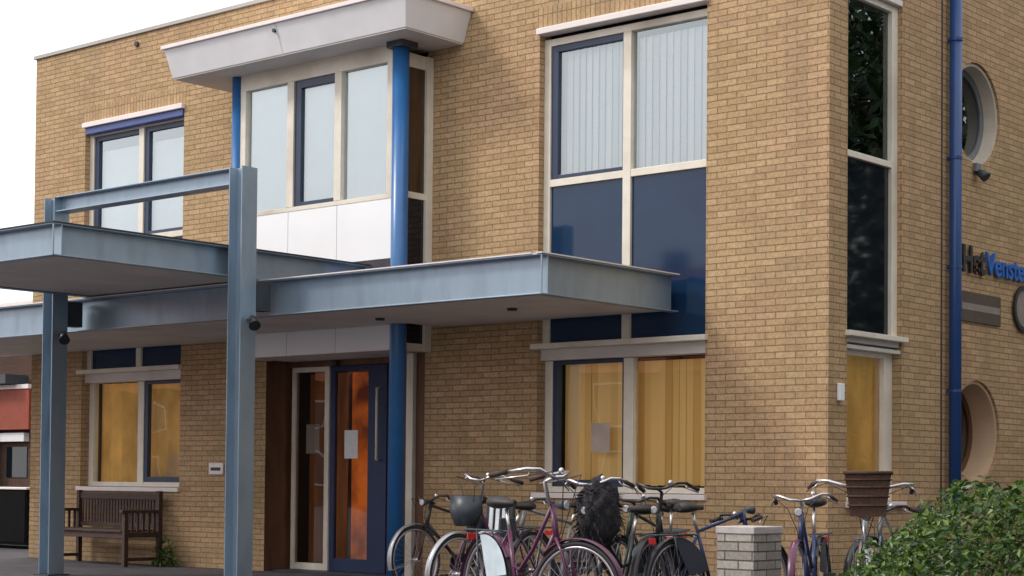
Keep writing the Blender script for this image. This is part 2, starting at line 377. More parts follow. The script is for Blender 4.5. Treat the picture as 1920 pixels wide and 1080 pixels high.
# west and rear walls, roof deck
fr.face([(XL,Y0,0),(XL,YB,0),(XL,YB,ZR),(XL,Y0,ZR)]); fr.face([(XL,YB,0),(X0,YB,0),(X0,YB,ZR),(XL,YB,ZR)])
wall = fr.build('wall', M['brick'], B)
CIR = [(17.07, z(3.88)), (17.07, z(.575))]; CRAD = .53
sd_ = MB(); mks = lambda u, v, d: (X0 - d, u, v)
sh = [(RW[0],RW[1],z(-.2),z(4.72))] + [(c-.6,c+.6,k-.6,k+.6) for c, k in CIR]
wall_grid(sd_, Y0, YB, 0, ZR, sh, mks); reveals(sd_, sh[0], mks, .30)
for c, k in CIR:
    n = 48
    def sq(a):
        x_, y_ = math.cos(a), math.sin(a); q = .6/max(abs(x_), abs(y_)); return (c+x_*q, k+y_*q)
    def ci(a): return (c+CRAD*math.cos(a), k+CRAD*math.sin(a))
    for i in range(n):
        a, b = 2*math.pi*i/n, 2*math.pi*(i+1)/n
        sd_.face([mks(*sq(a),0), mks(*sq(b),0), mks(*ci(b),0), mks(*ci(a),0)])
        sd_.face([mks(*ci(a),0), mks(*ci(b),0), mks(*ci(b),.05), mks(*ci(a),.05)])
sd_.build('side_wall', M['brick'], B)
rf = MB().box(XL+.3, X0-.3, Y0+.3, YB-.3, ZR-.3, ZR-.2); roof = rf.build('roof', M['roofing'], B)
cp = MB(); e = .03
cp.box(XL-e, X0+e, Y0-e, Y0+.28, ZR, ZR+.045).box(XL-e, XL+.28, Y0+.28, YB+e, ZR, ZR+.045).box(X0-.28, X0+e, Y0+.28, YB+e, ZR, ZR+.045)
cp.build('coping', pbr('coping_metal', (.42,.40,.37), .5, var=.05), B)
# soldier courses above the openings, 3 mm proud
for (a, b) in (W1, W2):
    MB().box(a-.03, b+.03, Y0-.003, Y0+.05, z(4.72)+.012, z(4.72)+.225).build('soldier_course', M['soldier'], B)
MB().box(X0-.05, X0+.003, RW[0]-.02, RW[1]+.02, z(4.72)+.012, z(4.72)+.225).build('soldier_course', M['soldier'], B)
# dark vent hole and the dark interior lining behind every opening
p = at(258, 83, 'y', Y0)
MB().cyl((p.x, Y0-.03, p.z), (p.x, Y0+.02, p.z), .035, 12).build('vent_pipe', M['black'], B)

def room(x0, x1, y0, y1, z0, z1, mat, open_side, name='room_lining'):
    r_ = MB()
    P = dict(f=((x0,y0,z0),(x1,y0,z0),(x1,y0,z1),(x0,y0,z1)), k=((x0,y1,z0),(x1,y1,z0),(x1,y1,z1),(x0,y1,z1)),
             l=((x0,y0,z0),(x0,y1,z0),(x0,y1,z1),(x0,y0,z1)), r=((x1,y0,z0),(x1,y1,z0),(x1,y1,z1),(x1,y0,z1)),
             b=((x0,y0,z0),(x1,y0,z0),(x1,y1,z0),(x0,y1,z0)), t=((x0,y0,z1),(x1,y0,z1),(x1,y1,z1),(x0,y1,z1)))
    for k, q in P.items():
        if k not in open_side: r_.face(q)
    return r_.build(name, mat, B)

def blinds(parent, u0, u1, v0, v1, plane, mat, ax='y', pitch=.085, ang=22, name='vertical_blind', jitter=6):
    b_ = MB(); u = u0; h = pitch * .55
    while u < u1:
        a = R(ang + random.uniform(-jitter, jitter)); du, dd = h*math.cos(a), h*math.sin(a)
        lo = v0 + random.uniform(0, .015)
        if ax == 'y': P = ((u-du,plane-dd,lo),(u+du,plane+dd,lo),(u+du,plane+dd,v1),(u-du,plane-dd,v1))
        else: P = ((plane-dd,u-du,lo),(plane+dd,u+du,lo),(plane+dd,u+du,v1),(plane-dd,u-du,v1))
        b_.face(P); u += pitch
    return b_.build(name, mat, parent)

def tall_window(xs, mull, sash_upper, sash_lower, blind_up, blind_dn, curtain=False):
    """upper lights, navy spandrel lights and ledge, recessed ground-floor lights; one opening in the front wall"""
    a, b = xs; yf = Y0 + REC; f = .055; mw = .10
    win = MB()
    # upper frame
    win.box(a, a+f+.03, yf, yf+.09, ZLEDGE+.001, z(4.62)); win.box(b-f, b, yf, yf+.09, ZLEDGE+.001, z(4.62))
    win.box(a, b, yf+.002, yf+.088, z(4.545), z(4.618))
    win.box(mull-mw/2, mull+mw/2, yf-.002, yf+.092, ZLEDGE+.001, z(4.544))
    win.box(a+f+.03, mull-mw/2, yf+.002, yf+.088, ZTRANS-.035, ZTRANS+.04); win.box(mull+mw/2, b-f, yf+.002, yf+.088, ZTRANS-.035, ZTRANS+.04)
    w = win.build('window', M['white'], B, bevel=.004)
    # cover strip
    MB().box(a-.01, b+.012, Y0-.055, Y0+.10, z(4.655), z(4.72)).build('cover_strip', M['alu'], w, bevel=.006)
    # navy panels
    for (p, q) in ((a+f+.03, mull-mw/2), (mull+mw/2, b-f)):
        MB().box(p, q, yf+.03, yf+.05, ZLEDGE, ZTRANS-.035).build('spandrel_panel', M['spandrel'], w)
    # panes and sash
    for k, (p, q) in enumerate(((a+f+.03, mull-mw/2), (mull+mw/2, b-f))):
        zt, zb = z(4.545), ZTRANS+.04; yy = yf+.05
        if k in sash_upper:
            s = .055
            sL = .085
            MB().box(p, p+sL, yf+.02, yf+.08, zb, zt).box(q-s*.4, q, yf+.02, yf+.08, zb, zt).box(p+sL, q-s*.4, yf+.02, yf+.08, zb, zb+s*.8).box(p+sL, q-s*.4, yf+.02, yf+.08, zt-s*1.2, zt).build('sash', M['navyframe'], w, bevel=.003)
            p2, q2, zb2, zt2 = p+sL, q-s*.4, zb+s*.8, zt-s*1.2
        else: p2, q2, zb2, zt2 = p, q, zb, zt
        pane(((p2,yy,zb2),(q2,yy,zb2),(q2,yy,zt2),(p2,yy,zt2)), (0,-1,0), M['glassup'], w)
    if blind_up == 'v':
        blinds(w, a+.05, b-.03, ZTRANS+.05, z(4.50), yf+.155, M['slatw'], pitch=.085, ang=-12, jitter=4)
    else:
        bl = MB(); bl.face(((a+.02,yf+.12,ZTRANS),(b-.02,yf+.12,ZTRANS),(b-.02,yf+.12,z(4.36)),(a+.02,yf+.12,z(4.36))))
        bl.build('roller_blind', M['blindw'], w)
    room(a+.004, b-.004, yf+.10, Y0+1.6, ZTRANS-.03, z(4.70), M['inner'], 'f')
    # ledge
    MB().box(a-.05, b+.03, Y0-.06, Y0+.11, ZLEDGE-.055, ZLEDGE).build('window_ledge', M['white'], B, bevel=.005)
    MB().box(a+.003, b-.003, Y0+.05, Y0+.2, ZLEDGE-.17, ZLEDGE-.056).build('head_board', M['soffit'], w)
    # ground-floor lights
    yl = Y0 + .13; top = ZLEDGE-.17
    wl = MB(); wl.box(a, a+.10, yl, yl+.08, ZSILL+.06, top).box(b-.045, b, yl, yl+.08, ZSILL+.06, top).box(mull-.055, mull+.065, yl-.002, yl+.082, ZSILL+.06, top-.002)
    wl.box(a+.10, mull-.055, yl+.002, yl+.078, ZSILL+.06, ZSILL+.12).box(mull+.065, b-.045, yl+.002, yl+.078, ZSILL+.06, ZSILL+.12)
    wg = wl.build('window', M['white'], B, bevel=.004)
    for k, (p, q) in enumerate(((a+.10, mull-.055), (mull+.065, b-.045))):
        zb, zt = ZSILL+.12, top-.004; s = .07
        if k in sash_lower:
            MB().box(p, p+s, yl+.01, yl+.07, zb, zt).box(q-.025, q, yl+.01, yl+.07, zb, zt).box(p+s, q-.025, yl+.01, yl+.07, zb, zb+s).box(p+s, q-.025, yl+.01, yl+.07, zt-.04, zt).build('sash', M['navyframe'], wg, bevel=.003)
            p2, q2, zb2, zt2 = p+s, q-.025, zb+s, zt-.04
        else: p2, q2, zb2, zt2 = p, q, zb, zt
        pane(((p2,yl+.05,zb2),(q2,yl+.05,zb2),(q2,yl+.05,zt2),(p2,yl+.05,zt2)), (0,-1,0), M['glass'], wg)
    if curtain:
        c_ = MB(); n = 60
        for i in range(n):
            u_a, u_b = a+.03+(b-a-.06)*i/n, a+.03+(b-a-.06)*(i+1)/n
            wv = lambda u: yl+.2+.02*math.sin(u*26)+.008*math.sin(u*61)
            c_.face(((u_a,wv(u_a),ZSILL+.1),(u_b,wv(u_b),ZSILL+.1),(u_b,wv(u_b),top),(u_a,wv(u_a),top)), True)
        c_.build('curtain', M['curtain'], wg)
    else:
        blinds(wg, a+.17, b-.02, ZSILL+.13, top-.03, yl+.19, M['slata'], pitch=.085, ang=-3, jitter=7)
    room(a+.004, b-.004, yl+.09, Y0+1.6, ZSILL+.02, top+.1, M['inner'], 'f')
    MB().box(a-.03, b+.03, Y0-.05, Y0+.135, ZSILL, ZSILL+.055).build('window_sill', M['alu'], B, bevel=.006)
    return w, wg

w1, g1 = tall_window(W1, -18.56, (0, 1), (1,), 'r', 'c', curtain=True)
w2, g2 = tall_window(W2, -10.72, (0,), (0,), 'v', 'v')
# blue screen cassette over the left upper window
MB().box(W1[0]+.03, W1[1]-.01, Y0-.02, Y0+.075, z(4.565), z(4.653)).build('screen_cassette', M['screen'], w1, bevel=.008)
# papers stuck inside the ground-floor window by the bicycles
pa = MB(); pa.box(-11.22,-10.98,14.275,14.278,z(.32),z(.62)); pa.build('notice', pbr('faded_notice', (.50,.40,.34), .8), g2)

# ------------------------------------------------------------------ bay over the entrance
YB_ = 13.60; BX0, BX1 = -15.95, -13.33
bay = MB()
zt, zs, zh = z(4.74), z(3.11), z(4.545)
bay.box(BX0, BX1, YB_, YB_+.08, zh, zt)                       # head board
bay.box(BX0, BX1, YB_, YB_+.08, zs-.05, zs)                   # sill rail
ML = [(-15.13,-15.02), (-14.35,-14.24)]
for a, b in ML: bay.box(a, b, YB_-.003, YB_+.083, zs+.0, zh)
bay.box(BX0, BX0+.10, YB_, YB_+.08, zs, zh); bay.box(BX1-.20, BX1, YB_, YB_+.08, zs, zh)
# return side (faces +x)
bay.box(BX1-.08, BX1, YB_+.08, YB_+.13, z(1.42), zh); bay.box(BX1-.08, BX1+.02, YB_+.40, Y0, z(1.42), zh+.1)
bay.box(BX1-.08, BX1-.001, YB_+.13, YB_+.40, zs-.04, zs+.03); bay.box(BX1-.08, BX1-.001, YB_+.13, YB_+.40, z(1.42), z(1.50))
bay.box(BX1-.08, BX1-.001, YB_+.13, YB_+.40, zh-.05, zh+.1)
# left return
bay.box(BX0, BX0+.08, YB_+.08, Y0, z(1.42), zt)
bw = bay.build('bay_window', M['white'], B, bevel=.004)
for k, (a, b) in enumerate(((BX0+.10, ML[0][0]), (ML[0][1], ML[1][0]), (ML[1][1], BX1-.20))):
    p, q, lo, hi = a, b, zs, zh
    if k == 1:
        s = .06
        MB().box(p,p+s*1.7,YB_+.02,YB_+.07,lo,hi).box(q-.02,q,YB_+.02,YB_+.07,lo,hi).box(p+s*1.7,q-.02,YB_+.02,YB_+.07,lo,lo+s*.8).box(p+s*1.7,q-.02,YB_+.02,YB_+.07,hi-s*1.5,hi).build('sash', M['navyframe'], bw, bevel=.003)
        p, q, lo, hi = p+s*1.7, q-.02, lo+s*.8, hi-s*1.5
    pane(((p,YB_+.05,lo),(q,YB_+.05,lo),(q,YB_+.05,hi),(p,YB_+.05,hi)), (0,-1,0), M['glassup'], bw)
bl = MB(); bl.face(((BX0+.1,YB_+.095,zs),(BX1-.14,YB_+.095,zs),(BX1-.14,YB_+.095,zh),(BX0+.1,YB_+.095,zh))); bl.build('roller_blind', M['blindw'], bw)
MB().box(BX1-.04, BX1-.02, YB_+.13, YB_+.40, zs+.03, zh-.05).build('side_pane', pbr('brown_reflection_pane', (.07,.04,.022), .15, var=.4, scale=3, stretch=(1,3,.5)), bw)  # brown reflection put into the upper pane's own colour
MB().box(BX1-.04, BX1-.02, YB_+.13, YB_+.40, z(1.50), zs-.04).build('side_pane', M['spandark'], bw)
cuts = [BX0, -15.10, -14.30, BX1-.10]
for i in range(3):
    MB().box(cuts[i]+.004, cuts[i+1]-.004, YB_+.005, YB_+.05, z(2.41), zs-.05).build('panel', M['white_panel'], bw, bevel=.003)
    MB().box(cuts[i]+.004, cuts[i+1]-.004, YB_+.005, YB_+.05, z(1.42), z(2.29)).build('panel', M['white_panel'], bw, bevel=.003)
MB().box(BX0, BX1-.1, YB_+.012, YB_+.045, z(2.29), z(2.41)).build('dark_band', M['roofing'], bw)  # dark band between the two rows of panels
MB().box(BX0, BX1-.02, YB_+.055, Y0+.5, z(1.43), z(1.46)).build('bay_floor', M['soffit'], bw)
MB().box(BX0+.08, BX1-.08, YB_+.9, YB_+.95, z(1.5), zh+.1).build('room_lining', M['inner'], bw)
# columns
def column(x, y, r, zt_, name='blue_column'):
    c = MB(); c.cyl((x,y,0), (x,y,zt_), r, 28); o = c.build(name, M['bluecol'], B)
    for f in o.data.polygons: f.use_smooth = len(f.vertices) == 4
    MB().cyl((x,y,.0),(x,y,.02), r*1.6, 28).build('base_plate', M['steeldk'], o)
    return o
column(-13.325, 13.60, .092, z(4.74))
column(BX0-.06, 13.63, .078, z(4.74))
MB().box(-13.44,-13.20,13.49,13.73,z(4.66),z(4.739)).build('column_head', M['steeldk'], B)

# eave box
ev = MB()
zb, zt2 = z(4.742), z(5.062)
bot = [(-16.70,13.20),(-12.87,13.20),(-12.87,Y0-.002),(-16.70,Y0-.002)]
top = [(-16.72,13.08),(-12.76,13.08),(-12.76,Y0-.002),(-16.72,Y0-.002)]
BV = [ev.v((*p, zb)) for p in bot]; TV = [ev.v((*p, zt2)) for p in top]
ev.bm.faces.new(TV)
for i in range(4): ev.bm.faces.new((BV[i], BV[(i+1) % 4], TV[(i+1) % 4], TV[i]))
ev.bm.faces.new(BV)
eo = ev.build('eave_box', M['eave'], B, bevel=.004)
rm = MB(); rm.box(-16.75,-12.73,13.05,Y0-.003,zt2+.001,zt2+.045); rm.build('rim', M['alu'], eo, bevel=.004)
MB().box(-16.69,-12.88,13.21,Y0-.004,zb-.014,zb-.002).build('soffit_board', M['soffit'], eo)
p = at(517, 58, 'y', 13.12)
MB().cyl((p.x,13.16,p.z),(p.x,13.08,p.z),.022,10).build('overflow_pipe', M['steeldk'], eo)
for xx in (p.x+.03,):      # panel joint following the sloping fascia
    jm = MB(); jm.face(((xx,13.0785,zt2-.005),(xx+.012,13.0785,zt2-.005),(xx+.012,13.1945,zb+.01),(xx,13.1945,zb+.01))); jm.build('panel_joint', M['soffit'], eo)

# ------------------------------------------------------------------ entrance
YD = 14.50; zd = z(1.36)
MB().box(PIER_L+.002, PIER_R-.002, YD-.04, YD+.1, zd, z(1.425)).build('door_head', M['brownwood'], B)
room(PIER_L+.004, PIER_R+.9, YD+.08, YD+3.2, 0.003, z(1.42), M['inner'], 'f', 'hall_lining')
ow = MB(); ow.box(-15.25,-14.1,YD+.30,YD+.33,.01,z(1.3)); ow.build('orange_glow_partition', M['orange'], B)
ow = MB(); ow.box(-15.93,-15.30,YD+.25,YD+.29,.01,z(1.3)); ow.build('brown_glow_partition', M['hallwood'], B)
dr = MB()  # side light
a, b = -15.95, -15.36
dr.box(a,a+.055,YD-.03,YD+.04,.02,zd).box(b-.02,b+.055,YD-.03,YD+.04,.02,zd).box(a+.055,b-.02,YD-.028,YD+.038,.02,.10).box(a+.055,b-.02,YD-.028,YD+.038,zd-.06,zd)
sl = dr.build('side_light', M['white'], B, bevel=.004)
pane(((a+.055,YD,.1),(b-.02,YD,.1),(b-.02,YD,zd-.06),(a+.055,YD,zd-.06)), (0,-1,0), M['glassdk'], sl)
MB().box(-15.73,-15.50,YD+.006,YD+.009,z(.33),z(.68)).build('notice', M['paper'], sl)
dd = MB(); a, b = -15.29, -14.36
dd.box(a,a+.075,YD-.02,YD+.03,.02,zd-.005).box(b-.30,b,YD-.02,YD+.03,.02,zd-.005).box(a+.075,b-.30,YD-.018,YD+.028,.02,.17).box(a+.075,b-.30,YD-.018,YD+.028,zd-.07,zd-.005)
do = dd.build('door', M['doorblue'], B, bevel=.004)
pane(((a+.075,YD,.17),(b-.30,YD,.17),(b-.30,YD,zd-.07),(a+.075,YD,zd-.07)), (0,-1,0), M['glass'], do)
MB().box(-15.06,-14.84,YD-.006,YD-.003,z(.27),z(.60)).build('notice', M['paper'], do)
hd = MB(); hd.tube([(-14.46,YD-.02,z(.25)),(-14.46,YD-.08,z(.25)),(-14.46,YD-.08,z(1.08)),(-14.46,YD-.02,z(1.08))], .014, 10); hd.build('handle', M['white'], do)
d2 = MB(); a, b = -14.34, -13.42
d2.box(a,a+.06,YD-.02,YD+.03,.02,zd-.005).box(b-.08,b,YD-.02,YD+.03,.02,zd-.005).box(a+.06,b-.08,YD-.018,YD+.028,.02,.17).box(a+.06,b-.08,YD-.018,YD+.028,zd-.07,zd-.005)
d2o = d2.build('door', M['doorblue'], B, bevel=.004)
pane(((a+.06,YD,.17),(b-.08,YD,.17),(b-.08,YD,zd-.07),(a+.06,YD,zd-.07)), (0,-1,0), M['glassdk'], d2o)
MB().box(PIER_L-.02,PIER_L+.001,Y0+.004,YD+.1,.0,z(4.7)).build('shaded_reveal', M['brownwood'], B)  # dark brown sheet: the reveal's shade put into its colour
MB().box(-13.66,-13.56,Y0-.02,Y0+.06,.01,z(1.42)).build('door_post', M['white'], B, bevel=.004)
MB().box(-13.555,-13.402,Y0+.03,Y0+.06,.01,z(1.42)).build('dark_side_strip', M['brownwood'], B)  # dark brown strip between door post and wall edge
MB().box(PIER_L,PIER_R,Y0+.1,YD+.1,.002,.02).build('threshold', M['steeldk'], B)
MB().cyl((-15.15,YD-.10,z(1.385)),(-15.15,YD-.045,z(1.385)),.035,14).build('door_sensor', M['black'], B)

# letterbox
p = at(395, 868, 'y', Y0); q = at(417, 888, 'y', Y0)
lb = MB().box(p.x, p.x+.26, Y0-.03, Y0-.002, q.z-.01, p.z).build('letterbox', M['alu'], B, bevel=.004)
MB().box(p.x+.04, p.x+.22, Y0-.034, Y0-.0305, q.z+.035, q.z+.075).build('letter_slot', M['black'], lb)
p = at(1572, 735, 'x', X0)
MB().box(X0+.002, X0+.04, p.y-.035, p.y+.05, p.z-.08, p.z+.08).build('key_box', M['white_panel'], B, bevel=.008)

# ------------------------------------------------------------------ return-wall window
xf = X0 - .05
rw = MB(); a, b = RW
rw.box(xf-.08, xf, a, a+.05, ZLEDGE, z(4.66)); rw.box(xf-.08, xf, b-.11, b, ZLEDGE, z(4.66))
rw.box(xf-.078, xf-.002, a+.05, b-.11, z(4.60), z(4.66)); rw.box(xf-.078, xf-.002, a+.05, b-.11, ZTRANS-.03, ZTRANS+.03)
rwo = rw.build('window', M['white'], B, bevel=.004)
pane(((xf-.05,a+.05,ZTRANS+.03),(xf-.05,b-.11,ZTRANS+.03),(xf-.05,b-.11,z(4.6)),(xf-.05,a+.05,z(4.6))), (1,0,0), M['glassdk'], rwo)
MB().box(xf-.06, xf-.04, a+.05, b-.11, ZLEDGE, ZTRANS-.03).build('spandrel_panel', M['spandark'], rwo)
MB().box(X0-.12, X0+.002, a, b, z(4.665), z(4.72)).build('cover_strip', M['alu'], rwo, bevel=.004)
MB().box(X0-.12, X0+.055, a-.03, b+.04, ZLEDGE-.05, ZLEDGE).build('window_ledge', M['white'], B, bevel=.005)
MB().box(X0-.13, X0-.03, a+.002, b-.002, ZLEDGE-.10, ZLEDGE-.051).box(X0-.11, X0-.01, a+.002, b-.002, ZLEDGE-.16, ZLEDGE-.125).build('head_board', M['soffit'], rwo)
room(X0-1.5, xf-.085, a+.002, b-.002, ZTRANS, z(4.7), M['inner'], 'r')
xl = X0 - .10; top = ZLEDGE-.16
lo = MB(); lo.box(xl-.08, xl, a, a+.05, z(-.14), top); lo.box(xl-.08, xl, b-.16, b, z(-.14), top)
lo.box(xl-.078, xl-.002, a+.05, b-.16, top-.05, top); lo.box(xl-.078, xl-.002, a+.05, b-.16, z(-.14), z(-.08))
loo = lo.build('window', M['white'], B, bevel=.004)
pane(((xl-.05,a+.05,z(-.08)),(xl-.05,b-.16,z(-.08)),(xl-.05,b-.16,top-.05),(xl-.05,a+.05,top-.05)), (1,0,0), M['glass'], loo)
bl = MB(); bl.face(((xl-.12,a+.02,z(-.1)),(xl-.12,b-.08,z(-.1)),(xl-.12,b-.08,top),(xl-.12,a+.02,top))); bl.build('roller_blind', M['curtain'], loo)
MB().box(X0-.12, X0+.05, a-.02, b+.03, z(-.2), z(-.145)).build('window_sill', M['alu'], B, bevel=.006)

# round windows
for i, (c, k) in enumerate(CIR):
    dp_ = (.17, .29)[i]
    r_ = MB(); r_.disc_ring((X0-dp_, c, k), 'x', CRAD-.035, CRAD-.003, 0, dp_-.03, 56)
    ro = r_.build('round_window', (M['greylining'], M['creamring'])[i], B)
    MB().disc_ring((X0-dp_-.04, c, k), 'x', CRAD-.10, CRAD-.01, 0, .038, 56).build('ring_frame', (M['bikegrey'], M['brownwood'])[i], ro)
    n = 48; pane([(X0-dp_-.02, c+(CRAD-.09)*math.cos(2*math.pi*j/n), k+(CRAD-.09)*math.sin(2*math.pi*j/n)) for j in range(n)], (1,0,0), M['glassdk'], ro)
    room(X0-1.2, X0-dp_-.045, c-.55, c+.55, k-.55, k+.55, M['inner'], 'r')
# little lamp below the upper round window
p = at(1836, 322, 'x', X0+.05)
lm = MB().box(X0, X0+.05, p.y-.05, p.y+.05, p.z+.0, p.z+.09).build('wall_lamp', M['bikegrey'], B, bevel=.006)
MB().tube([(X0+.03,p.y,p.z),(X0+.09,p.y,p.z-.03),(X0+.13,p.y,p.z-.07)], [.03,.05,.055], 14).build('lamp_hood', M['steeldk'], lm)

# drainpipe
pc = 16.42; px_ = X0 + .085
dp = MB(); dp.cyl((px_,pc,.05),(px_,pc,ZR-.15), .062, 20); dpo = dp.build('drainpipe', M['bluedk'], B)
for f in dpo.data.polygons: f.use_smooth = len(f.vertices) == 4
for zz in (.5, z(.95), z(2.2), z(3.3), z(4.5)):
    MB().disc_ring((px_,pc,zz),'z',.060,.069,0,.03,20).box(X0-.01,px_-.06,pc-.018,pc+.018,zz+.005,zz+.035).build('pipe_clip', M['bluedk'], dpo)
MB().box(X0-.02,X0+.20,pc-.13,pc+.13,ZR-.30,ZR-.05).build('hopper', M['bluedk'], dpo, bevel=.01)
MB().box(X0-.005,X0+.004,16.27,16.30,.05,ZR-.05).build('expansion_joint', M['plaque'], B)

# ------------------------------------------------------------------ wall sign
SG = empty('wall_sign', (X0+.03, 16.66, z(2.21)))
tag(SG, 'wall lettering Het in black and Venster in blue beside the blue drainpipe', 'sign')
def text(s, size, loc, mat, name, sx=1., parent=None, depth=.012):
    cu = bpy.data.curves.new(name, 'FONT'); cu.body = s; cu.size = size; cu.extrude = depth; cu.offset = .010 if s == 'Het' else .006
    o = bpy.data.objects.new(name, cu); COL.objects.link(o)
    bpy.context.view_layer.update()
    dg = bpy.context.evaluated_depsgraph_get(); me = bpy.data.meshes.new_from_object(o.evaluated_get(dg))
    bpy.data.objects.remove(o); me.materials.clear(); me.materials.append(mat)
    # letters read along +y on a wall that faces +x
    for v in me.vertices: v.co = Vector((v.co.z, v.co.x*sx, v.co.y))
    n = bpy.data.objects.new(name, me); COL.objects.link(n); n.location = loc
    if parent: n.parent = parent
    return n
text('Het', .385, (0, .01, .0), M['signblk'], 'black_lettering', .86, SG)
text('Venster', .33, (0, .56, .015), M['signblue'], 'blue_lettering', .98, SG)
PL = empty('name_plaque', (X0, 16.66, z(1.70)))
tag(PL, 'small brown plaque with a paler middle strip below the wall lettering', 'plaque')
MB().box(.001,.02,0,.93,.0,.31).build('board', M['plaque'], PL, bevel=.004)
MB().box(.0205,.0225,.03,.91,.12,.19).build('pale_strip', M['plaquelt'], PL)
EM = empty('round_emblem', (X0+.02, 18.13, z(1.93)))
tag(EM, 'round ring emblem on the brick wall at the right edge', 'emblem')
MB().disc_ring((0,0,0),'x',.20,.25,0,.02,40).build('ring', M['signblk'], EM)
MB().disc_ring((0,0,0),'x',.004,.199,0,.008,40).build('disc', M['plaquelt'], EM)

# ------------------------------------------------------------------ entrance canopy (steel)
CA = empty('entrance_canopy', (-14, 12, 0))
CA.location = (0,0,0)
tag(CA, 'blue grey steel entrance canopy with portal frame, low long roof and raised square roof', 'canopy')
YC = 12.0; CT, CB = z(2.03), z(1.67); CX1 = -10.0; CX0 = -22.5
def ibeam(ax, a, b, u, zlo, zhi, w=.10, side=1, name='beam', mat=None):
    """channel beam: web at u, flanges stick out by w towards side; ax is its long axis"""
    mb = MB(); t = .012
    o_ = sorted((u, u + side*w)); web = sorted((u + side*(w-.012), u + side*w)) if False else None
    wb = sorted((u+side*.0, u+side*.010))
    if ax == 'x':
        mb.box(a,b,o_[0],o_[1],zhi-t,zhi).box(a,b,o_[0],o_[1],zlo,zlo+t).box(a,b,wb[0],wb[1],zlo+t,zhi-t)
    else:
        mb.box(o_[0],o_[1],a,b,zhi-t,zhi).box(o_[0],o_[1],a,b,zlo,zlo+t).box(wb[0],wb[1],a,b,zlo+t,zhi-t)
    return mb.build(name, mat or M['steel'], CA, bevel=.002)
# low roof: front channel, right channel; flanges outwards
ibeam('x', CX0, CX1-.004, YC+.10, CB, CT, .10, -1)
ibeam('y', YC+.10, Y0-.02, CX1-.10, CB+.001, CT-.001, .10, 1)
MB().box(CX1-.012,CX1-.0,YC,YC+.012,CB-.001,CT+.001).build('corner_plate', M['steel'], CA)
MB().box(CX0, CX1-.115, YC+.115, 13.59, CT-.05, CT-.013).box(CX0,BX0-.2,13.59,Y0-.004,CT-.05,CT-.013).box(BX1+.15,CX1-.115,13.59,Y0-.004,CT-.05,CT-.013).build('roof_deck', M['roofing'], CA)
MB().box(CX0, CX1-.115, YC+.115, 13.59, CB+.02, CB+.04).box(CX0,BX0-.2,13.59,Y0-.004,CB+.02,CB+.04).box(BX1+.15,CX1-.115,13.59,Y0-.004,CB+.02,CB+.04).build('soffit', M['soffit'], CA)
MB().box(CX0, CX1-.115, YC-.012, YC+.06, CT+.001, CT+.012).box(CX1-.061,CX1+.012,YC-.012,Y0-.02,CT+.001,CT+.012).build('roof_trim', M['alu'], CA)
# raised square roof
UX0, UX1, UY0, UY1, UB, UT = -16.69, -13.74, 9.52, 13.59, z(2.045), z(2.345)
ibeam('x', UX0, UX1, UY0+.10, UB, UT, .10, -1)
ibeam('y', UY0+.10, UY1, UX1-.10, UB+.001, UT-.001, .10, 1)
ibeam('y', UY0+.10, UY1, UX0+.10, UB+.001, UT-.001, .10, -1)
MB().box(UX1-.012,UX1,UY0,UY0+.012,UB-.001,UT+.001).build('corner_plate', M['steel'], CA)
MB().box(UX0,UX0+.012,UY0,UY0+.012,UB-.001,UT+.001).build('corner_plate', M['steel'], CA)
MB().box(UX0+.115,UX1-.115,UY0+.115,UY1,UT-.05,UT-.013).build('roof_deck', M['roofing'], CA)
MB().box(UX0+.115,UX1-.115,UY0+.115,UY1,UB+.015,UB+.035).build('soffit', M['soffit'], CA)
MB().box(UX0-.01,UX1+.01,UY0-.012,UY0+.06,UT+.001,UT+.012).box(UX1-.061,UX1+.012,UY0+.061,UY1,UT+.001,UT+.012).build('roof_trim', M['roofing'], CA)
# portal frame of H-sections
def hpost(x0, x1, y0, y1, z0, z1):
    t = .012; mb = MB(); ym = (y0+y1)/2
    mb.box(x0,x0+t,y0,y1,z0,z1).box(x1-t,x1,y0,y1,z0,z1).box(x0+t,x1-t,ym-.005,ym+.005,z0,z1)
    o = mb.build('post', M['steel'], CA, bevel=.002)
    MB().box(x0-.05,x1+.05,y0-.04,y1+.04,0,.016).build('base_plate', M['steeldk'], o)
    return o
PY0, PY1 = 11.58, 11.78; PT = z(3.135)
pr = (-13.735, -13.535); pl = (-16.89, -16.70)
hpost(*pr, PY0, PY1, 0.016, PT); hpost(*pl, PY0, PY1, 0.016, PT)
mb = MB(); t = .012
mb.box(pl[1],pr[0],PY0+.012,PY1-.012,PT-t,PT-.0005).box(pl[1],pr[0],PY0+.012,PY1-.012,PT-.17,PT-.17+t).box(pl[1],pr[0],PY0+.095,PY0+.105,PT-.17+t,PT-t)
mb.build('portal_beam', M['steel'], CA, bevel=.002)
for x0_, x1_ in (pl, pr):
    MB().box(x0_+.03,x1_-.03,PY1,YC-.001,CB+.04,CT-.04).build('bracket', M['steeldk'], CA)
# floodlights on the posts
for (xx) in (pr[1], pl[1]):
    fl = MB(); fl.box(xx, xx+.07, 11.66, 11.70, z(1.58), z(1.61)); fo = fl.build('floodlight', M['steeldk'], CA)
    MB().tube([(xx+.06,11.68,z(1.62)),(xx+.10,11.66,z(1.585)),(xx+.16,11.63,z(1.53))],[.03,.042,.06],16).build('lamp_hood', M['black'], fo)
for xx in (-13.0, -11.2):
    MB().cyl((xx,13.0,CB-.003),(xx,13.0,CB+.019),.05,18).build('downlight', M['steeldk'], CA)

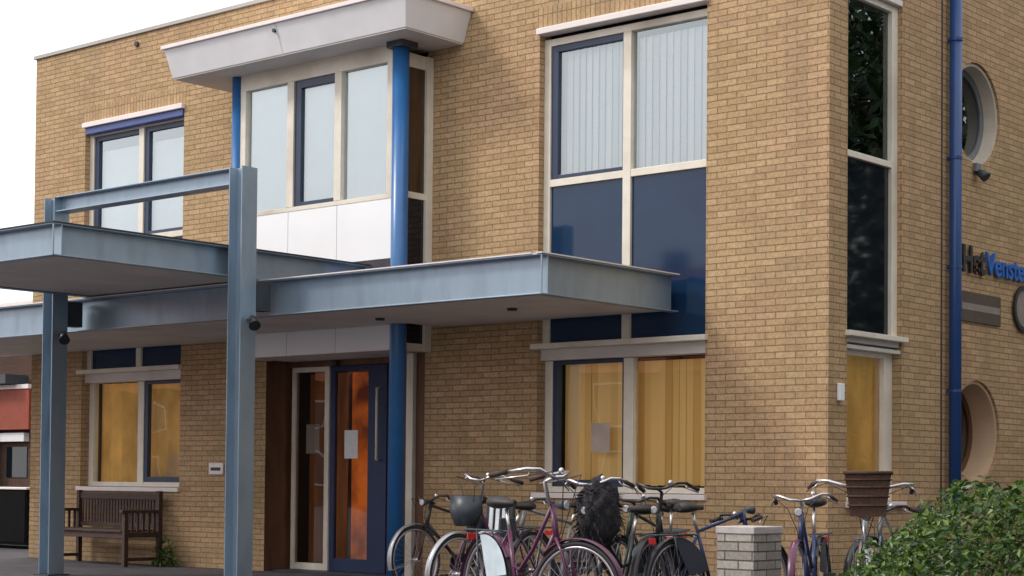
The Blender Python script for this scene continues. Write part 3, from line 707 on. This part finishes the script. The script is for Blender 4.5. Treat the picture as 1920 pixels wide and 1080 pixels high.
# ------------------------------------------------------------------ garden bench
BN = empty('garden_bench', (-18.62, 13.7, 0))
tag(BN, 'dark brown wooden garden bench with slatted back under the left window', 'bench')
L2 = .83
for s in (-1, 1):
    MB().box(s*L2-.03, s*L2+.03, .22, .28, 0, .93).build('leg', M['bench'], BN, bevel=.004)      # rear
    MB().box(s*L2-.03, s*L2+.03, -.30, -.24, 0, .66).build('leg', M['bench'], BN, bevel=.004)    # front
    MB().box(s*L2-.035, s*L2+.035, -.34, .22, .66, .695).build('armrest', M['bench'], BN, bevel=.006)
    MB().box(s*L2-.02, s*L2+.02, -.24, .22, .36, .42).build('side_rail', M['bench'], BN, bevel=.003)
    MB().box(s*L2-.018, s*L2+.018, -.24, .22, .07, .11).build('stretcher', M['bench'], BN, bevel=.003)
    a_ = MB()
    for j in range(5): a_.box(s*L2-.01, s*L2+.01, -.18+j*.085, -.15+j*.085, .42, .66)
    a_.build('arm_slats', M['bench'], BN)
se = MB()
for j in range(6): se.box(-L2+.03, L2-.03, -.31+j*.088, -.31+j*.088+.07, .425, .448)
se.build('seat', M['bench'], BN, bevel=.003)
MB().box(-L2+.03, L2-.03, -.28, -.25, .35, .42).build('front_rail', M['bench'], BN)
bk = MB(); bk.box(-L2+.03, L2-.03, .235, .27, .82, .90).box(-L2+.03, L2-.03, .235, .27, .47, .52)
for j in range(26):
    x_ = -L2+.06+j*(2*L2-.14)/25; bk.box(x_, x_+.034, .245, .26, .52, .82)
bk.build('backrest', M['bench'], BN, bevel=.003)

# ------------------------------------------------------------------ small weed by the bench
def leaves(mb, c, r, n, size, squash=1., hemi=False, lean=0):
    c = Vector(c)
    for _ in range(n):
        d = Vector((random.gauss(0,1), random.gauss(0,1), random.gauss(0,1)*squash)).normalized() * (random.random()**.4)
        if hemi: d.z = abs(d.z)
        p = c + Vector((d.x*r[0], d.y*r[1], d.z*r[2]))
        nrm = Vector((random.gauss(0,1), random.gauss(0,1), random.gauss(.5,1))).normalized()
        a = nrm.orthogonal().normalized(); b = nrm.cross(a); th = random.random()*6.28
        a, b = a*math.cos(th)+b*math.sin(th), -a*math.sin(th)+b*math.cos(th)
        s = size*random.uniform(.6,1.25)
        mb.face((p-a*s, p-b*s*.45+nrm*s*.1, p+a*s, p+b*s*.45+nrm*s*.1))
wd = MB(); leaves(wd, (0,0,.02), (.22,.12,.34), 170, .04, hemi=True)
q = at(300, 1052, 'y', 13.95)
pw = wd.build('weed', M['leaf']); pw.location = (q.x+.12, 13.93, 0)
tag(pw, 'small green weed growing against the wall at the right end of the bench', 'plant')

# ------------------------------------------------------------------ short brick pier among the bicycles
cpt = deep(1413, 988, 12.0); PH = cpt.z
lft = at(1345, 1000, 'y', cpt.y).x; rgt = at(1465, 1000, 'x', cpt.x).y
PR = empty('brick_pier', (0,0,0)); tag(PR, 'short grey white brick pier standing between the bicycles', 'pier')
MB().box(lft, cpt.x, cpt.y, rgt, 0, PH-.05).build('brickwork', M['grey_brick'], PR)
MB().box(lft-.01, cpt.x+.01, cpt.y-.01, rgt+.01, PH-.05, PH).build('cap', pbr('pier_cap', (.46,.42,.41), .7, var=.1, scale=12, bump=.2), PR, bevel=.006)

# ------------------------------------------------------------------ bicycles
def bicycle(label, pos, heading, frame='maroon', style='step', steer=0., bar_h=1.14, bar_w=.30, sweep=.20, bars='chrome',
            fender='black', saddle_h=.96, guard=None, rack=True, lamp=True, tyre='rubber', rimm='rim', stem='chrome', head_d=.0, fen_hi=None, lean=0.):
    bar_w *= .84; bar_h -= .05; saddle_h -= .03
    root = empty('bicycle', pos, heading); root.rotation_euler = (R(lean), 0, heading)
    tag(root, label, 'bicycle', 'bicycles parked in front of the building')
    RH, FH = Vector((-.52,0,.345)), Vector((.58,0,.345)); BBk = Vector((-.08,0,.29)); ST = Vector((-.24,0,.74))
    H0, H1 = Vector((.40,0,.72)), Vector((.33,0,.93))
    piv = Vector((.40,0,0)); cs_, sn_ = math.cos(steer), math.sin(steer)
    def sx(p):
        q_ = p - piv; return Vector((q_.x*cs_ - q_.y*sn_, q_.x*sn_ + q_.y*cs_, q_.z)) + piv
    fm = M[frame]
    f = MB()
    if style == 'step':
        f.tube([H0+Vector((-.01,0,.03)),(.20,0,.50),(.02,0,.345),BBk], .017, 10).tube([H1,(.10,0,.62),(-.06,0,.48),(-.17,0,.50)], .014, 10)
    else:
        f.tube([H0,BBk], .018, 10).tube([H1+Vector((0,0,-.03)), ST+Vector((0,0,.02))], .015, 10)
    f.tube([BBk, ST], .016, 10).tube([H0+Vector((.01,0,-.04)), H1], .021, 10)
    for s in (-1, 1):
        f.tube([BBk, RH+Vector((0,s*.055,0))], .009, 8).tube([ST, RH+Vector((0,s*.055,0))], .008, 8)
    fo = f.build('frame', fm, root)
    MB().tube([ST, ST+Vector((-.06,0,saddle_h-.04-ST.z))], .013, 8).build('seat_post', M['chrome'], root)
    sp = Vector((-.31,0,saddle_h)); s_ = MB()
    prof = [(-.15,.02,.03),(-.12,.095,.05),(-.03,.085,.045),(.04,.04,.03),(.13,.018,.022)]
    rings = []
    for (dx, w, h) in prof:
        rings.append([s_.v(sp+Vector((dx, w*math.cos(a), h*math.sin(a)*(1 if math.sin(a) > 0 else .8)))) for a in [2*math.pi*k/12 for k in range(12)]])
    for A, Bq in zip(rings, rings[1:]):
        for k in range(12): s_.bm.faces.new((A[k], A[(k+1) % 12], Bq[(k+1) % 12], Bq[k])).smooth = True
    s_.bm.faces.new(rings[0]); s_.bm.faces.new(rings[-1]); s_.build('saddle', M['leather'], root)
    def wheel(c, fn, nm='wheel'):
        w = MB(); w.xf = fn; n = 48
        w.tube([c+Vector((.312*math.cos(a),0,.312*math.sin(a))) for a in [2*math.pi*k/n for k in range(n)]], .013, 8, closed=True)
        for k in range(28):
            a = 2*math.pi*k/28; s = .03*(1 if k % 2 else -1)
            h = c+Vector((.02*math.cos(a+1.2),s,.02*math.sin(a+1.2))); e_ = c+Vector((.305*math.cos(a),0,.305*math.sin(a)))
            w.tube([h, e_], .0016, 4, caps=False)
        w.tube([c+Vector((0,-.05,0)), c+Vector((0,.05,0))], .022, 10)
        o = w.build(nm, M[rimm], root)
        t_ = MB(); t_.xf = fn
        t_.tube([c+Vector((.335*math.cos(a),0,.335*math.sin(a))) for a in [2*math.pi*k/n for k in range(n)]], .019, 8, closed=True)
        t_.build('tyre', M[tyre], o)
    idf = lambda p: Vector(p)
    wheel(RH, idf); wheel(FH, sx)
    def fend(c, a0, a1, fn, mt):
        w = MB(); w.xf = fn; n = 22
        for k in range(n):
            aa, ab = R(a0+(a1-a0)*k/n), R(a0+(a1-a0)*(k+1)/n)
            for (y0_, r0_), (y1_, r1_) in (((-.03,.366),(-.016,.375)), ((-.016,.375),(.016,.375)), ((.016,.375),(.03,.366))):
                w.face([c+Vector((r0_*math.cos(aa),y0_,r0_*math.sin(aa))), c+Vector((r1_*math.cos(aa),y1_,r1_*math.sin(aa))),
                        c+Vector((r1_*math.cos(ab),y1_,r1_*math.sin(ab))), c+Vector((r0_*math.cos(ab),y0_,r0_*math.sin(ab)))], True)
        for s in (-1,1): w.tube([c+Vector((0,s*.05,0)), c+Vector((.366*math.cos(R(a0)),s*.028,.366*math.sin(R(a0))))], .003, 5)
        w.build('mudguard', M[mt], root, weld=True)
    fend(RH, 200, 35, idf, fender); fend(FH, -15, 140, sx, fen_hi or fender)
    k = MB(); k.xf = sx
    for s in (-1, 1): k.tube([FH+Vector((0,s*.05,0)), FH+Vector((-.10,s*.045,.27)), H0+Vector((.01,s*.02,-.01))], .011, 8)
    k.build('fork', fm, root)
    hb = MB(); hb.xf = sx
    sc_ = H1+Vector((-.045,0,bar_h-.06-H1.z)); top = sc_+Vector((.07,0,.03))
    hb.tube([H1, sc_, top], .0135, 10)
    for s in (-1, 1):
        hb.tube([top, top+Vector((.02,s*bar_w*.35,.01)), top+Vector((.0,s*bar_w*.75,.045)), top+Vector((-.07,s*bar_w*.95,.045)), top+Vector((-sweep,s*bar_w,.015))], .012, 10)
    ho = hb.build('handlebar', M[bars], root)
    for s in (-1, 1):
        gr = MB(); gr.xf = sx
        gr.tube([top+Vector((-sweep+.02,s*bar_w,.02)), top+Vector((-sweep-.11,s*(bar_w+.015),-.01))], [.017,.018], 10); gr.build('grip', M['grip'], ho)
        br = MB(); br.xf = sx
        br.tube([top+Vector((-.06,s*bar_w*.93,.03)), top+Vector((-.05,s*bar_w*1.0,.0)), top+Vector((-sweep-.05,s*(bar_w+.04),-.035))], .006, 6); br.build('brake_lever', M['chrome'], ho)
    for s in (-1, 1):
        cb_ = MB(); cb_.xf = sx
        cb_.tube([top+Vector((-.05,s*bar_w*1.0,.0)), top+Vector((.10,s*bar_w*.8,.03)), top+Vector((.13,s*.08,-.06)), H0+Vector((.05,s*.015,.06)), H0+Vector((.02,s*.02,-.05))], .0035, 5)
        cb_.build('cable', M['rubber'], root)
    bl_ = MB(); bl_.xf = sx; bl_.tube([top+Vector((-.01,bar_w*.45,.03)), top+Vector((-.01,bar_w*.45,.06)), top+Vector((-.01,bar_w*.45,.072))], [.019,.018,.006], 12); bl_.build('bell', M['chrome'], ho)
    if lamp:
        l_ = MB(); l_.xf = sx; l_.tube([H1+Vector((.05,0,.0)), H1+Vector((.10,0,.0)), H1+Vector((.135,0,.0))], [.015,.032,.036], 14)
        lo_ = l_.build('headlamp', M['steeldk'], root)
        l2 = MB(); l2.xf = sx; l2.tube([H1+Vector((.1355,0,0)), H1+Vector((.143,0,0))], [.034,.024], 14); l2.build('lens', M['lamp'], lo_)
    if rack:
        r_ = MB()
        for s in (-1, 1):
            r_.tube([ST+Vector((-.03,s*.03,-.02)), (-.36,s*.065,.735), (-.78,s*.065,.735)], .007, 6).tube([(-.60,s*.065,.735), RH+Vector((0,s*.06,0))], .006, 6)
        for x_ in (-.45,-.56,-.67,-.78): r_.tube([(x_,-.065,.735),(x_,.065,.735)], .006, 6)
        r_.build('luggage_rack', M['steeldk'], root)
        rl = MB(); rl.box(-.80,-.785,-.035,.035,.66,.71); rl.build('tail_light', M['red'], root, bevel=.004)
    cg = MB()
    cg.prism([(RH.x-.04,RH.z-.05),(RH.x-.03,RH.z+.05),(BBk.x-.02,BBk.z+.10),(BBk.x+.09,BBk.z+.07),(BBk.x+.11,BBk.z-.03),(BBk.x+.02,BBk.z-.10)], 'y', -.062, -.050)
    cg.build('chain_guard', M['black'], root, bevel=.004)
    ck = MB(); ck.tube([BBk+Vector((0,-.07,0)), BBk+Vector((.11,-.075,-.12))], .009, 6).tube([BBk+Vector((0,.07,0)), BBk+Vector((-.11,.075,.12))], .009, 6)
    ck.tube([BBk+Vector((0,-.07,0)), BBk+Vector((0,.07,0))], .012, 8); cko = ck.build('crank', M['chrome'], root)
    for s in (-1, 1):
        c = BBk+Vector((.11*-s, s*.12, .12*s)); MB().box(c.x-.04,c.x+.04,c.y-.045,c.y+.045,c.z-.012,c.z+.012).build('pedal', M['rubber'], cko)
    if guard:
        gd = MB(); n = 14
        for s in (-1, 1):
            P = [RH+Vector((.36*math.cos(R(a)), s*.045, .36*math.sin(R(a)))) for a in [15+85*k/n for k in range(n+1)]]
            for A, Bq in zip(P, P[1:]):
                gd.face((A, Bq, RH+Vector((.10,s*.06,.06))))
        gd.build('coat_guard', M[guard], root)
    ks = MB(); ks.tube([BBk+Vector((-.05,.03,-.02)), BBk+Vector((-.12,.17,-.285))], .008, 6); ks.build('kickstand', M['steeldk'], root)
    return root, sx, top
def head_at(px, Z, hdg, off=.36):
    """ground position of a bicycle whose steering head stands on the sight line px at depth Z"""
    p = deep(px, 930, Z); return (p.x - off*math.cos(hdg), p.y - off*math.sin(hdg), 0)
bikes = []
def bk(label, px, Z, deg, **k):
    h = R(deg); pos = head_at(px, Z, h); r_ = bicycle(label, pos, h, **k); r_[0].scale = (.94,)*3; return r_
bk('black bicycle with white tipped front mudguard, leftmost, beside the blue entrance column', 808, 17.2, -92, frame='black', style='diamond', bar_h=1.03, bar_w=.24, sweep=.10, bars='grip', fen_hi='silver', fender='black', saddle_h=.98, lean=3)
b2 = bk('maroon bicycle with tall chrome handlebar and a child seat behind it', 886, 14.6, -84, frame='maroon', bar_h=1.24, bar_w=.26, sweep=.20, fen_hi='silver', steer=R(-8), lean=-2)
bk('dark grey bicycle with plain black bars behind the maroon ones', 985, 15.6, -98, frame='bikegrey', style='diamond', bar_h=1.02, bar_w=.27, sweep=.08, bars='black', guard='guarddk', lean=3)
h3 = R(-20); p3 = deep(1060, 1043, 11.6)
b3 = bicycle('maroon bicycle parked crosswise nearest the camera with pale coat guard', (p3.x-.58*math.cos(h3), p3.y-.58*math.sin(h3), 0), h3, frame='maroon', bar_h=1.19, bar_w=.27, sweep=.24, guard='guard', fender='maroon', steer=R(26), rimm='rim', lean=-3)
b4 = bk('black bicycle with a dark bundle over its bars beside the ground floor window', 1112, 13.0, -86, frame='black', bar_h=1.21, bar_w=.28, sweep=.18, steer=R(12), guard='guarddk', lean=2)
bk('dark green bicycle with low bars between the dark bundle and the round lamp bicycle', 1172, 14.2, -78, frame='green', style='diamond', bar_h=1.07, bar_w=.26, sweep=.10, bars='black', guard='guarddk', lean=-3)
b5 = bk('black bicycle with round bell and raised curved handlebar in front of the amber blinds', 1240, 13.6, -64, frame='black', bar_h=1.18, bar_w=.27, sweep=.16, bars='black', guard='guarddk', steer=R(-12), saddle_h=1.0, lean=2)
bk('dark blue bicycle with its saddle left of the brick pier', 1405, 14.0, 84, frame='bikeblue', style='diamond', bar_h=.93, bar_w=.25, sweep=.06, bars='black', saddle_h=.98, guard='guarddk', lean=-2)
bk('dark purple bicycle with slim saddle just right of the brick pier', 1512, 13.2, -68, frame='bikeblue', bar_h=1.10, bar_w=.27, sweep=.16, fen_hi='maroon', guard='guarddk', saddle_h=1.03, lean=3)
b9 = bk('silver bicycle with a brown wicker basket and wide chrome handlebar beside the hedge', 1614, 11.9, -60, frame='silver', bar_h=1.20, bar_w=.42, sweep=.22, fender='silver', saddle_h=.97, steer=R(6), lean=-2)
bk('grey bicycle behind the basket bicycle, saddle showing above the hedge', 1655, 14.4, -92, frame='bikegrey', bar_h=1.0, bar_w=.25, sweep=.14, bars='black', saddle_h=.96, lean=2)

def place_on(b, name, label, cat, local):
    root, sx, top = b; c, s = math.cos(root.rotation_euler.z), math.sin(root.rotation_euler.z)
    l = sx(Vector(local)) * root.scale.x; p = Vector((root.location.x + l.x*c - l.y*s, root.location.y + l.x*s + l.y*c, l.z))
    e = empty(name, p, root.rotation_euler.z); tag(e, label, cat); return e
# wicker basket on the front of b9
bs = place_on(b9, 'wicker_basket', 'brown wicker basket hanging in front of the chrome handlebar', 'basket', (.56,.03,.94))
wk = MB(); lo_, hi_ = (.10,.115), (.125,.15)
def rect(w, zz): return [(-w[0],-w[1],zz),(w[0],-w[1],zz),(w[0],w[1],zz),(-w[0],w[1],zz)]
A_, B_ = rect(lo_,0), rect(hi_,.27)
for i in range(4): wk.face((A_[i],A_[(i+1)%4],B_[(i+1)%4],B_[i]))
wk.face(A_); wo = wk.build('woven_body', M['wicker'], bs)
sl_ = wo.modifiers.new('thick', 'SOLIDIFY'); sl_.thickness = .012
rimb = MB(); rimb.tube([Vector(p_) for p_ in rect((.128,.153),.275)], .013, 8, closed=True); rimb.build('rolled_rim', M['wicker'], bs)
for zz in (.06,.12,.18,.23):
    w_ = (lo_[0]+(hi_[0]-lo_[0])*zz/.27+.006, lo_[1]+(hi_[1]-lo_[1])*zz/.27+.006)
    bb = MB(); bb.tube([Vector(p_) for p_ in rect(w_, zz)], .006, 6, closed=True); bb.build('weave_band', M['wicker'], bs)
# dark bundle on b4
bd = place_on(b4, 'dark_bundle', 'shaggy black coat bundled over a bicycle between the chrome bars', 'coat', (.30,.02,1.0))
bm_ = bmesh.new(); bmesh.ops.create_icosphere(bm_, subdivisions=4, radius=1)
for v in bm_.verts:
    d = v.co.copy(); k = 1+.22*noise.noise(d*2.3)+.12*noise.noise(d*6)+.06*noise.noise(d*14)
    v.co = Vector((d.x*.16*k, d.y*.15*k, d.z*.27*k - .1 + (.05*noise.noise(d*3))))
for f in bm_.faces: f.smooth = True
me = bpy.data.meshes.new('coat'); bm_.to_mesh(me); me.materials.append(M['cloth']); o = bpy.data.objects.new('coat_cloth', me); COL.objects.link(o); o.parent = bd
fz = MB()
for _ in range(500):
    d = Vector((random.gauss(0,1), random.gauss(0,1), random.gauss(0,1))).normalized(); p = Vector((d.x*.16, d.y*.15, d.z*.27-.1)); q_ = p+d*.05+Vector((random.uniform(-.03,.03), random.uniform(-.03,.03), -.03))
    sid = d.orthogonal().normalized()*.007; fz.face((p-sid, p+sid, q_))
fz.build('fringe', M['cloth'], bd)
# child seat on b2 (front windscreen and striped cushion)
cs2 = place_on(b2, 'child_seat', 'dark child seat with pale striped cushion mounted behind the tall chrome handlebar', 'child seat', (.12,0,.62))
st = MB()
pr_ = [(-.14,0),(-.13,.34),(-.09,.36),(-.07,.08),(.10,.06),(.13,.0)]
st.prism(pr_, 'y', -.14, .14); st.build('shell', M['seatpl'], cs2, bevel=.015)
for q0, q1 in ((-.165,-.14),(.14,.165)): MB().box(-.10,.12,q0,q1,.02,.20).build('side_wing', M['seatpl'], cs2, bevel=.01)
for yy in (-.085,-.02,.045):
    st = MB(); st.prism([(-.065,.085),(-.085,.33),(-.075,.335),(-.05,.10),(.09,.078),(.09,.066)], 'y', yy, yy+.035); st.build('stripe', M['stripe'], cs2)
wsx = place_on(b2, 'windscreen', 'dark curved bicycle windscreen fixed below the tall chrome handlebar', 'windscreen', (.47,-.03,.76))
ws = MB(); n = 12
for i in range(n):
    a, b = -1+2*i/n, -1+2*(i+1)/n
    pt = lambda t, zz, w: (.06-.10*t*t, t*w, zz)
    for (z0_, w0), (z1_, w1_) in (((0,.11),(.12,.17)), ((.12,.17),(.25,.16))):
        ws.face((pt(a,z0_,w0), pt(b,z0_,w0), pt(b,z1_,w1_), pt(a,z1_,w1_)), True)
wso = ws.build('screen', M['seatpl'], wsx, weld=True); mm_ = wso.modifiers.new('thick','SOLIDIFY'); mm_.thickness = .006

# ------------------------------------------------------------------ hedge
HD = empty('hedge', (0,0,0)); tag(HD, 'bright green leafy hedge in the lower right corner', 'hedge')
h0 = deep(1590, 1080, 9.5); ax_t = Vector((.77,.64,0)); ax_s = Vector((-.64,.77,0))
def hh(t):
    K = [(-.8,.05),(-.35,.22),(0,.50),(.15,.62),(.33,.84),(.55,1.04),(.94,1.05),(3.2,1.08)]
    if t <= K[0][0]: return 0
    for (a, u), (b, w) in zip(K, K[1:]):
        if t <= b: return u+(w-u)*(t-a)/(b-a)
    return K[-1][1]
hl = MB()
for _ in range(27000):
    t = random.uniform(-.7, 2.4); s = random.uniform(-.6, .8); H = hh(t)*(1-.35*abs((s-.1)/.7)**3)
    H += .13*noise.noise(Vector((t*3.4, s*3.4, 0))) + .10*noise.noise(Vector((t*9, s*9, 3))) + .05*noise.noise(Vector((t*23, s*23, 3)))
    if H < .05: continue
    u = random.random()
    zz = H*(1 - u**2.2) if random.random() < .75 else random.uniform(0, H)
    p = Vector((h0.x, h0.y, 0)) + ax_t*t + ax_s*s + Vector((0,0,zz))
    nrm = Vector((random.gauss(0,.7), random.gauss(-.2,.7), random.gauss(.8,.6))).normalized()
    a = nrm.orthogonal().normalized(); b = nrm.cross(a); th = random.random()*6.28
    a, b = a*math.cos(th)+b*math.sin(th), -a*math.sin(th)+b*math.cos(th)
    sz = random.uniform(.012,.033)
    v = [hl.v(p-a*sz), hl.v(p-b*sz*.5+nrm*sz*.22), hl.v(p+a*sz*1.1), hl.v(p+b*sz*.5+nrm*sz*.22)]
    hl.bm.faces.new((v[0],v[1],v[2])); hl.bm.faces.new((v[0],v[2],v[3]))
hlo = hl.build('foliage', M['leaf'], HD)
cr_ = MB(); n = 24
for i in range(n):
    t0, t1 = -.5+2.9*i/n, -.5+2.9*(i+1)/n
    P = lambda t, s, k: Vector((h0.x,h0.y,0))+ax_t*t+ax_s*s+Vector((0,0,max(.02, hh(t)*k*.8-.22)))
    G = lambda t, s: Vector((h0.x,h0.y,0))+ax_t*t+ax_s*s
    cr_.face((P(t0,-.35,.9),P(t1,-.35,.9),P(t1,.5,.9),P(t0,.5,.9))); cr_.face((G(t0,-.35),G(t1,-.35),P(t1,-.35,.9),P(t0,-.35,.9))); cr_.face((G(t0,.5),G(t1,.5),P(t1,.5,.9),P(t0,.5,.9)))
cr_.build('stems', M['twig'], HD)

# ------------------------------------------------------------------ left neighbour
NB = empty('neighbour_house', (0,0,0)); tag(NB, 'dark brick neighbouring house with red board seen past the left corner', 'house')
YN = 24.0; E = lambda x_, y_: at(x_, y_, 'y', YN)
a = -48.; b = -34.0; zt_ = E(30, 575).z
MB().box(a, b, YN, YN+9, 0, zt_).build('wall', M['dkbrick'], NB)
MB().prism([(YN-.5,zt_),(YN+4.5,zt_+.55),(YN+9.5,zt_)], 'x', a-.3, b+.3).build('roof', M['roofgrey'], NB)
MB().box(a, b+.2, YN-.55, YN-.50, zt_-.18, zt_+.02).build('fascia', M['alu'], NB)
MB().box(E(5,730).x, E(72,730).x, YN-.25, YN-.002, E(30,806).z, E(30,732).z).build('red_board', M['redpanel'], NB)
MB().box(E(5,730).x, E(72,730).x, YN-.28, YN-.002, E(30,731).z, E(30,723).z).build('board_trim', M['alu'], NB)
MB().box(E(5,812).x, E(55,812).x, YN-.15, YN-.002, E(30,828).z, E(30,812).z).build('sign_strip', M['paper'], NB)
MB().box(E(4,725).x-6, E(4,725).x, YN-.35, YN-.002, 0.0, E(30,722).z).build('dark_front', M['inner'], NB)
w_ = MB().box(E(14,838).x, E(52,838).x, YN-.02, YN-.002, E(30,895).z, E(30,838).z).build('window', M['spandark'], NB)
MB().box(E(0,700).x-3, E(52,700).x, YN-.6, YN-.002, E(30,722).z, E(30,705).z).build('awning_box', M['steeldk'], NB)
# black bin store beside the left corner
SB = empty('bin_store', (0,0,0)); tag(SB, 'low black storage cabinet with pale top edge left of the building corner', 'cabinet')
YS = 15.6; E2 = lambda x_, y_: at(x_, y_, 'y', YS)
bx1 = E2(49, 980).x; zt_ = E2(30, 914).z
MB().box(bx1-3.2, bx1, YS, YS+.9, .06, zt_-.03).build('body', M['matteblack'], SB, bevel=.01)
MB().box(bx1-3.23, bx1+.02, YS-.02, YS+.93, zt_-.03, zt_).build('top_edge', M['alu'], SB, bevel=.004)
dl = MB()
for k in range(4): dl.box(bx1-.8*k-.78, bx1-.8*k-.02, YS-.012, YS-.001, .10, zt_-.06)
dl.build('door_leaf', M['matteblack'], SB, bevel=.004)

# ------------------------------------------------------------------ across the street: what the panes mirror, with greenery added to block sky
def town_house(label):
    r_ = empty('town_house'); tag(r_, label, 'house', 'houses mirrored in the window panes')
    MB().box(-4.2,4.2,-8,0,0,5.4).build('wall', M['redbrick'], r_)
    ro_ = MB().prism([(-8.4,5.35),(-4,9.6),(.4,5.35)], 'x', -4.2, 4.2).build('roof', M['redtile'], r_)
    MB().box(1.5,2.3,-4.6,-3.9,8.8,10.3).build('chimney', M['redbrick'], ro_)
    for (x_, z_) in ((-2.6,.9),(1.2,.9),(-2.6,3.4),(1.2,3.4)):
        w = MB().box(x_,x_+1.5,-.02,.05,z_,z_+1.4).build('window', M['alu'], r_)
        MB().box(x_+.08,x_+1.42,.051,.06,z_+.08,z_+1.32).build('pane', M['spandark'], w)
    MB().box(-.6,.5,-.02,.06,0,2.2).build('door', M['bluedk'], r_)
    return r_
hs = town_house('red roofed brick house mirrored in the window panes')
for i, x_ in enumerate((-26,-34.5,-43,-51.5,-60,-68.5,-77,-85.5,-94,-17.5)):
    o = hs if i == 0 else copy_tree(hs)
    o.location = (x_, -25 - (i % 2)*1.2, 0)

def tree(x_, y_, h, r_, label, n=2600, sz=.13):
    t_ = empty('tree', (x_, y_, 0)); tag(t_, label, 'tree', 'trees beside the street mirrored in the side windows')
    tk = MB(); tk.tube([(0,0,0),(.05,.02,h*.25),(-.04,.05,h*.5),(.03,0,h*.85)], [.22,.17,.12,.04], 10)
    for k in range(7):
        a = k*2.4; z0_ = h*(.3+.07*k); tk.tube([(0,0,z0_),(math.cos(a)*r_*.4,math.sin(a)*r_*.4,z0_+h*.09),(math.cos(a)*r_*.75,math.sin(a)*r_*.75,z0_+h*.16)], [.08,.05,.02], 7)
    tk.build('trunk', M['bark'], t_)
    c_ = MB()
    for k in range(24):
        a = random.random()*6.28; rr = r_*random.uniform(.1,.75); zc = h*random.uniform(.04,.95)
        leaves(c_, (math.cos(a)*rr, math.sin(a)*rr, zc), (r_*.42,r_*.42,h*.12), n//24, sz)
    c_.build('crown', M['treeleaf'], t_)
TH = empty('added_hedge', (4, 47, 0)); tag(TH, 'long tall dark hedge added unseen to keep bright sky out of the side window mirrors', 'hedge')  # added out of view so the side panes mirror no bright low sky
MB().box(-13,13,-.4,.4,0,4.2).build('stems', M['twig'], TH)
c_ = MB()
for k in range(60): leaves(c_, (-13+26*k/59, random.uniform(-.3,.3), random.uniform(.6,4.3)), (1.3,.9,1.3), 140, .13)
c_.build('foliage', M['treeleaf'], TH)
for (x_, y_, h_, r_) in ((-2.5,27,13.5,3.4),(1.5,33,15.5,4.0),(-4.5,35,15,3.6),(4,25,13,3.6),(6,41,17,4.6),(2.5,14,9.5,3.0),(1.0,20.5,11,3.0),(-1,40,14,4.0),(3.0,9,12,3.4),(4.5,4,12,3.2),(6.5,-2,12,3.5)):  # trees nearest the camera are added to block skylight from the right
    tree(x_, y_, h_, r_, 'unseen dense dark tree for the side window mirrors, nearest ones added to block skylight', n=13000, sz=.13)
